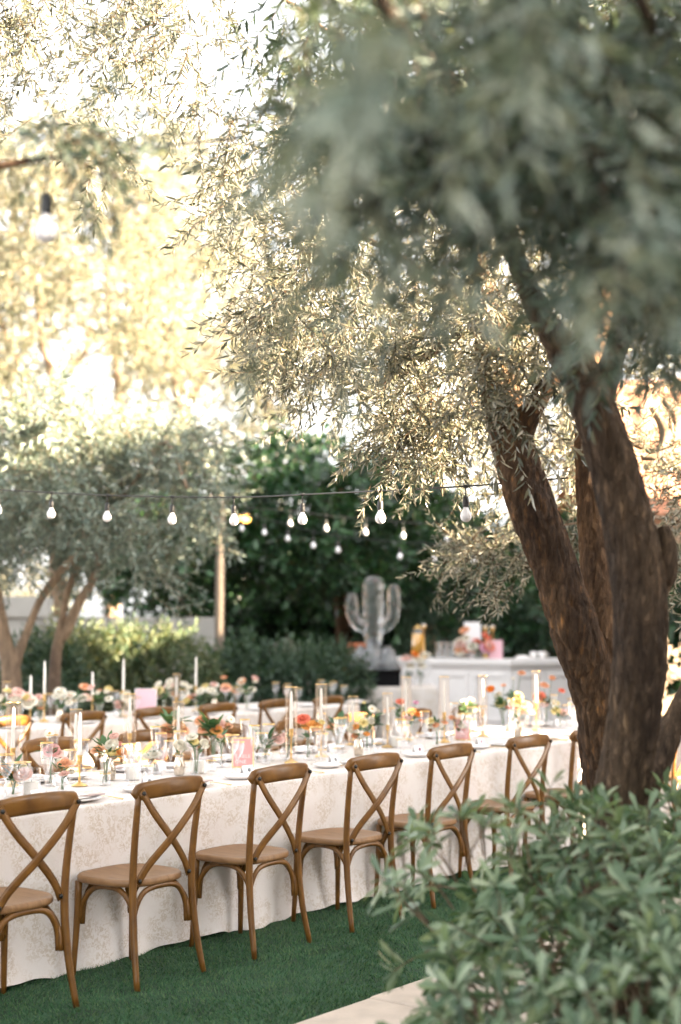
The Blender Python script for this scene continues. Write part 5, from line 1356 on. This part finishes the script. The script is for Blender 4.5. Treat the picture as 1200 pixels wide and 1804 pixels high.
for k in range(11):
    a = k * 0.571 * 2; rr = 0.0 if k == 10 else 0.19
    cx, cy = rr * math.cos(a) * 1.25, rr * math.sin(a) * 0.8; hh = rk.uniform(0.2, 0.34) if k < 10 else 0.45
    n = 7; V = []; F = []
    for i, (q, z) in enumerate([(1.0, 0.0), (0.95, 0.4), (0.7, 0.75), (0.3, 1.0)]):
        for j in range(n):
            an = 2 * math.pi * j / n; r0 = 0.14 * q * rk.uniform(0.8, 1.2); V.append((cx + r0 * math.cos(an), cy + r0 * math.sin(an), z * hh * rk.uniform(0.9, 1.1) if i else 0.0))
    for i in range(3):
        for j in range(n): F.append((i * n + j, i * n + (j + 1) % n, (i + 1) * n + (j + 1) % n, (i + 1) * n + j))
    F.append(tuple(range(3 * n, 4 * n))); F.append(tuple(range(n - 1, -1, -1)))
    MB().add(V, F).build('ice_rock', ice_w, ic, smooth=False)
for k, (x, lab, c1, c2) in enumerate([(-0.04, 'left of the black tray, white bloom', 'white', 'butter'), (0.16, 'left of the black tray, peach bloom', 'peach', 'blush'), (1.0, 'right of the black tray, blush and orange', 'blush', 'orange'), (1.16, 'right of the black tray, white with leaves', 'white', 'white')]):
    p = (x - 0.06, 19.68, 0.7625); y = 19.68
    place(vase_proto('round' if k < 2 else 'flare'), USED, p, 0, 'small clear vase on the sculpture table, ' + lab).scale = (1.5,) * 3
    bl = [('rose', c1, 0.075, -0.01, 0, 0.20), ('rose', c2, 0.06, 0.06, -0.02, 0.17)] if k < 2 else [('rose', c1, 0.07, -0.03, 0, 0.38), ('rose', c2, 0.05, 0.09, 0, 0.44), ('rose', 'white', 0.05, 0.02, 0, 0.28)]
    posy('flowers in the vase on the sculpture table, ' + lab, p, bl, 8, 0.08, 0.012, 0.11)

bar = empty('white_bar', (0, 0, 0)); setp(bar, 'white panelled bar counter with bowed front behind the front table', 'bar')
bpts = [(0.80, 22.3), (1.35, 21.3), (2.45, 20.7), (3.55, 21.2), (4.3, 22.4)]
def slab(pts, z0, z1, out, name, mat, depth=0.55):
    n = len(pts); V = []; F = []
    c = np.array([2.5, 26.0])
    fr = [np.array(p) + (np.array(p) - c) / np.linalg.norm(np.array(p) - c) * out for p in pts]
    bk = [np.array(p) - (np.array(p) - c) / np.linalg.norm(np.array(p) - c) * depth for p in pts]
    for z in (z0, z1): V += [(*q, z) for q in fr] + [(*q, z) for q in bk]
    for i in range(n - 1):
        F += [(i, i + 1, 2 * n + i + 1, 2 * n + i), (n + i + 1, n + i, 3 * n + i, 3 * n + i + 1), (2 * n + i, 2 * n + i + 1, 3 * n + i + 1, 3 * n + i), (i + 1, i, n + i, n + i + 1)]
    F += [(0, 2 * n, 3 * n, n), (n - 1, 2 * n - 1, 4 * n - 1, 3 * n - 1)]
    return MB().add(V, F).build(name, mat, bar, smooth=False)
slab(bpts, 0.0, 0.98, 0.0, 'carcass', M['white'])
slab(bpts, 0.983, 1.03, 0.05, 'cornice', M['white'])
slab(bpts, 1.033, 1.105, 0.10, 'countertop', M['white'])
slab(bpts, 0.003, 0.12, 0.03, 'plinth', M['white'])
for i in range(4):
    a, b2 = np.array(bpts[i]), np.array(bpts[i + 1]); d = (b2 - a) / np.linalg.norm(b2 - a); nrm = np.array([d[1], -d[0]]); L = np.linalg.norm(b2 - a)
    for s0, s1 in ((0.08, L / 2 - 0.04), (L / 2 + 0.04, L - 0.08)):
        mb = MB()
        for (q0, q1, z0, z1) in ((s0, s1, 0.85, 0.9), (s0, s1, 0.2, 0.25), (s0, s0 + 0.05, 0.25, 0.85), (s1 - 0.05, s1, 0.25, 0.85)):
            P4 = [a + d * q0 - nrm * 0.0, a + d * q1, a + d * q1 + nrm * 0.025, a + d * q0 + nrm * 0.025]
            mb.add([(*p, z0) for p in P4] + [(*p, z1) for p in P4], [(0, 1, 5, 4), (1, 2, 6, 5), (2, 3, 7, 6), (3, 0, 4, 7), (4, 5, 6, 7), (3, 2, 1, 0)])
        mb.build('panel_moulding', M['white'], bar, smooth=False)
ZB = 1.107
def on_bar(px, d=21.35): p = P(px, 1150, d); return (p[0], p[1], ZB)
jj = empty('juice_dispenser', on_bar(736)); setp(jj, 'glass jar of orange juice on the bar', 'drink jar')
MB().lathe([(0.06, 0.0), (0.07, 0.01), (0.055, 0.07), (0.05, 0.08)], 20).build('stand_ring', M['gold'], jj)
MB().lathe([(0.07, 0.085), (0.085, 0.09), (0.085, 0.36), (0.08, 0.365)], 24, cap1=True).build('juice', M['juice'], jj)
MB().lathe([(0.088, 0.083), (0.09, 0.09), (0.09, 0.42), (0.07, 0.44)], 24).build('jar', M['glass'], jj)
MB().lathe([(0.075, 0.441), (0.075, 0.46), (0.02, 0.47), (0.02, 0.49), (0.001, 0.50)], 20).build('lid', M['gold'], jj)
for px_, hh, tag in [(747, 0.48, 'beside the juice jar'), (855, 0.46, 'behind the white sign'), (868, 0.46, 'behind the pink sign')]:
    s = empty('bar_candlestick', on_bar(px_, 21.6 if px_ > 800 else 21.4)); setp(s, 'slim gold candlestick on the bar ' + tag, 'candlestick')
    MB().lathe([(0.06, 0), (0.06, 0.01), (0.012, 0.03), (0.010, hh - 0.06), (0.03, hh - 0.03), (0.035, hh)], 16, cap1=True).build('shaft', M['gold'], s)
    MB().lathe([(0.032, hh), (0.032, hh + 0.03), (0.005, hh + 0.032)], 14).build('candle_stub', M['wax'], s)
gl = proto('bar_tumbler', 'glass'); MB().lathe([(0.032, 0), (0.036, 0.005), (0.042, 0.15)], 16).build('cup', M['glass'], gl); MB().lathe([(0.0421, 0.149), (0.043, 0.151), (0.0415, 0.152)], 16, cap0=False).build('rim', M['glass'], gl)
k = 0
for px_ in (772, 783, 794, 805, 816, 826):
    for d_ in (21.2, 21.42):
        p = on_bar(px_, d_); place(gl, USED, p, 0, 'clear tumbler on the bar, %s row, %s from the juice jar' % ('front' if d_ < 21.3 else 'back', ORD[(772, 783, 794, 805, 816, 826).index(px_)]), 'tumblers on the bar').scale = (1.15, 1.15, 1.6)
sign(on_bar(833, 21.5)[:2] + (ZB + 0.22,), 0, R(-8), 0.24, 0.32, [], 'white framed notice on a stand on the bar', M['paper'], M['white'], 0.03)
ws = MB().box(-0.05, 0.05, -0.03, 0.05, 0, 0.222).build('notice_stand', M['white'], smooth=False); ws.location = on_bar(833, 21.5); setp(ws, 'white block under the framed notice on the bar', 'stand')
sign(on_bar(873, 21.15), R(-5), R(-5), 0.20, 0.27, [], 'pink notice leaning on the bar beside the flowers', M['pinkpale'], M['pinkpale'], 0.03)
p = on_bar(838, 21.15); place(vase_proto('bowl'), USED, p, 0, 'wide flower bowl on the bar below the white notice')
rr = random.Random(77)
bl = [('rose', rr.choice(['white', 'coral', 'pink', 'lilac', 'peach', 'white', 'blush', 'coral']), rr.uniform(0.05, 0.075), rr.uniform(-0.26, 0.2), rr.uniform(-0.1, 0.05), 0.10 + rr.uniform(0, 0.16)) for _ in range(16)] + [('rose', 'peach', 0.065, -0.16, 0, 0.42), ('rose', 'coral', 0.06, 0.16, 0, 0.33), ('rose', 'white', 0.06, -0.15, 0, 0.30)]
posy('wide arrangement of coral, white and pink flowers on the bar', p, bl, 22, 0.11, 0.012, 0.10)
for px_, tag in ((940, 'near the napkin pile'), (955, 'beside the forked trunk')):
    c = empty('white_cup', on_bar(px_, 21.3)); setp(c, 'white cup on the bar ' + tag, 'cup')
    MB().lathe([(0.03, 0), (0.045, 0.01), (0.06, 0.10), (0.055, 0.102), (0.04, 0.02)], 16).build('cup_body', M['china'], c)
    MB().tube([(0.055, 0, 0.08), (0.09, 0, 0.07), (0.085, 0, 0.035), (0.05, 0, 0.03)], 0.006, 6).build('handle', M['china'], c)
npil = pillow(0.11, 0.11, 0.045, seed=5).build('napkin_pile', M['linen']); npil.location = on_bar(921, 21.25); setp(npil, 'pile of white napkins on the bar', 'napkins')
pot = empty('clay_pot', P(634, 1300, 23.0) * [1, 1, 0]); setp(pot, 'red clay pot on a dark plinth behind the ice sculpture', 'pot')
MB().box(-0.22, 0.22, -0.2, 0.2, 0, 1.02).build('plinth', M['black'], pot, smooth=False)
MB().lathe([(0.10, 1.025), (0.16, 1.12), (0.20, 1.26), (0.21, 1.27), (0.21, 1.31), (0.19, 1.31), (0.17, 1.22)], 20).build('vessel', M['clay'], pot)
# amber garden lantern that shows in front of the dark trees
lp = P(431, 914, 21.0)
ln = empty('garden_lantern', (lp[0], 21.0, lp[2])); setp(ln, 'small lit amber lantern hanging before the dark trees', 'lantern')
em, nt, b = new_mat('amber_glow'); b.inputs['Emission Color'].default_value = (1.0, 0.45, 0.08, 1); b.inputs['Emission Strength'].default_value = 0.7; b.inputs['Base Color'].default_value = (0.8, 0.4, 0.1, 1)
MB().lathe([(0.05, -0.05), (0.085, -0.03), (0.085, 0.03), (0.05, 0.055)], 16, cap1=True).build('glowing_glass', em, ln)
MB().lathe([(0.09, 0.056), (0.03, 0.10), (0.005, 0.12)], 16).build('cap', M['rubber'], ln)
MB().tube([(0, 0, 0.12), (0, 0, 0.9)], 0.006, 6).build('hanging_cord', M['rubber'], ln)

# ================================================================== STRING LIGHTS
BULB = MB().lathe([(0.012, 0.0), (0.016, -0.012), (0.027, -0.032), (0.030, -0.048), (0.026, -0.064), (0.014, -0.075), (0.001, -0.078)], 18).mesh('bulb', M['bulb'])
SOCK = MB().lathe([(0.006, 0.052), (0.014, 0.045), (0.016, 0.03), (0.016, 0.0), (0.0155, -0.004), (0.010, -0.004)], 14, cap1=True).mesh('lamp_holder', M['rubber'])
def strand(label, wire, bulbs, drop=0.07, sc=1.0, thick=0.005):
    """wire: rows (px,py,d); bulbs: photo columns where a lamp hangs"""
    w = np.array([P(*q) for q in wire]); s = spline(w, 80)
    o0 = Vector(s[0]); t = empty('string_light', o0); setp(t, label, 'string lights')
    MB().tube([Vector(q) - o0 for q in s], thick, 6).build('cable', M['rubber'], t)
    cols_ = 600 + FPX * s[:, 0] / (s[:, 1] * math.cos(PITCH) + (s[:, 2] - HCAM) * math.sin(PITCH))
    for bx in bulbs:
        i = int(np.argmin(np.abs(cols_ - bx))); p = Vector(s[i]) - o0
        h = link('lamp_holder', SOCK, t); h.location = p + Vector((0, 0, -drop - 0.052 * sc)); h.scale = (sc,) * 3
        b_ = link('bulb', BULB, h); b_.location = (0, 0, -0.004)
        MB().tube([(0, 0, 0.05), (0, 0, (drop + 0.052 * sc) / sc)], 0.0035 / sc, 6).build('drop_wire', M['rubber'], h)
        MB().tube([(-0.012, 0, (drop + 0.052 * sc) / sc), (0.012, 0, (drop + 0.052 * sc) / sc)], 0.009, 6).build('clip', M['rubber'], h)
strand('black string of white bulbs stretched right across above the front table', [(-60, 858, 9.4), (0, 863, 9.2), (200, 873, 8.7), (410, 876, 8.2), (560, 870, 7.6), (700, 863, 6.9), (830, 856, 6.5), (1000, 842, 6.4)], [0, 90, 185, 300, 407, 534, 667, 825], 0.045, 0.9, 0.004)
strand('far string of small bulbs dipping before the dark trees, lower one', [(380, 900, 16.5), (470, 915, 16.2), (550, 936, 16.0), (640, 950, 15.8), (760, 958, 15.5), (860, 962, 15.2)], [425, 468, 508, 551, 597, 703, 763, 832], 0.06)
strand('far string of small bulbs before the dark trees, upper one', [(400, 893, 17.5), (512, 900, 17.2), (576, 908, 17.0), (641, 914, 16.8), (708, 920, 16.5), (800, 926, 16.2), (880, 930, 16.0)], [512, 576, 641, 708, 790], 0.06)
strand('nearest black string with one big out-of-focus bulb, high at the photo edge', [(-120, 296, 3.5), (0, 286, 3.5), (100, 278, 3.5), (200, 268, 3.6), (300, 256, 3.8), (420, 243, 4.1)], [85], 0.09, 0.95, 0.004)
for o in (chair,):
    pass
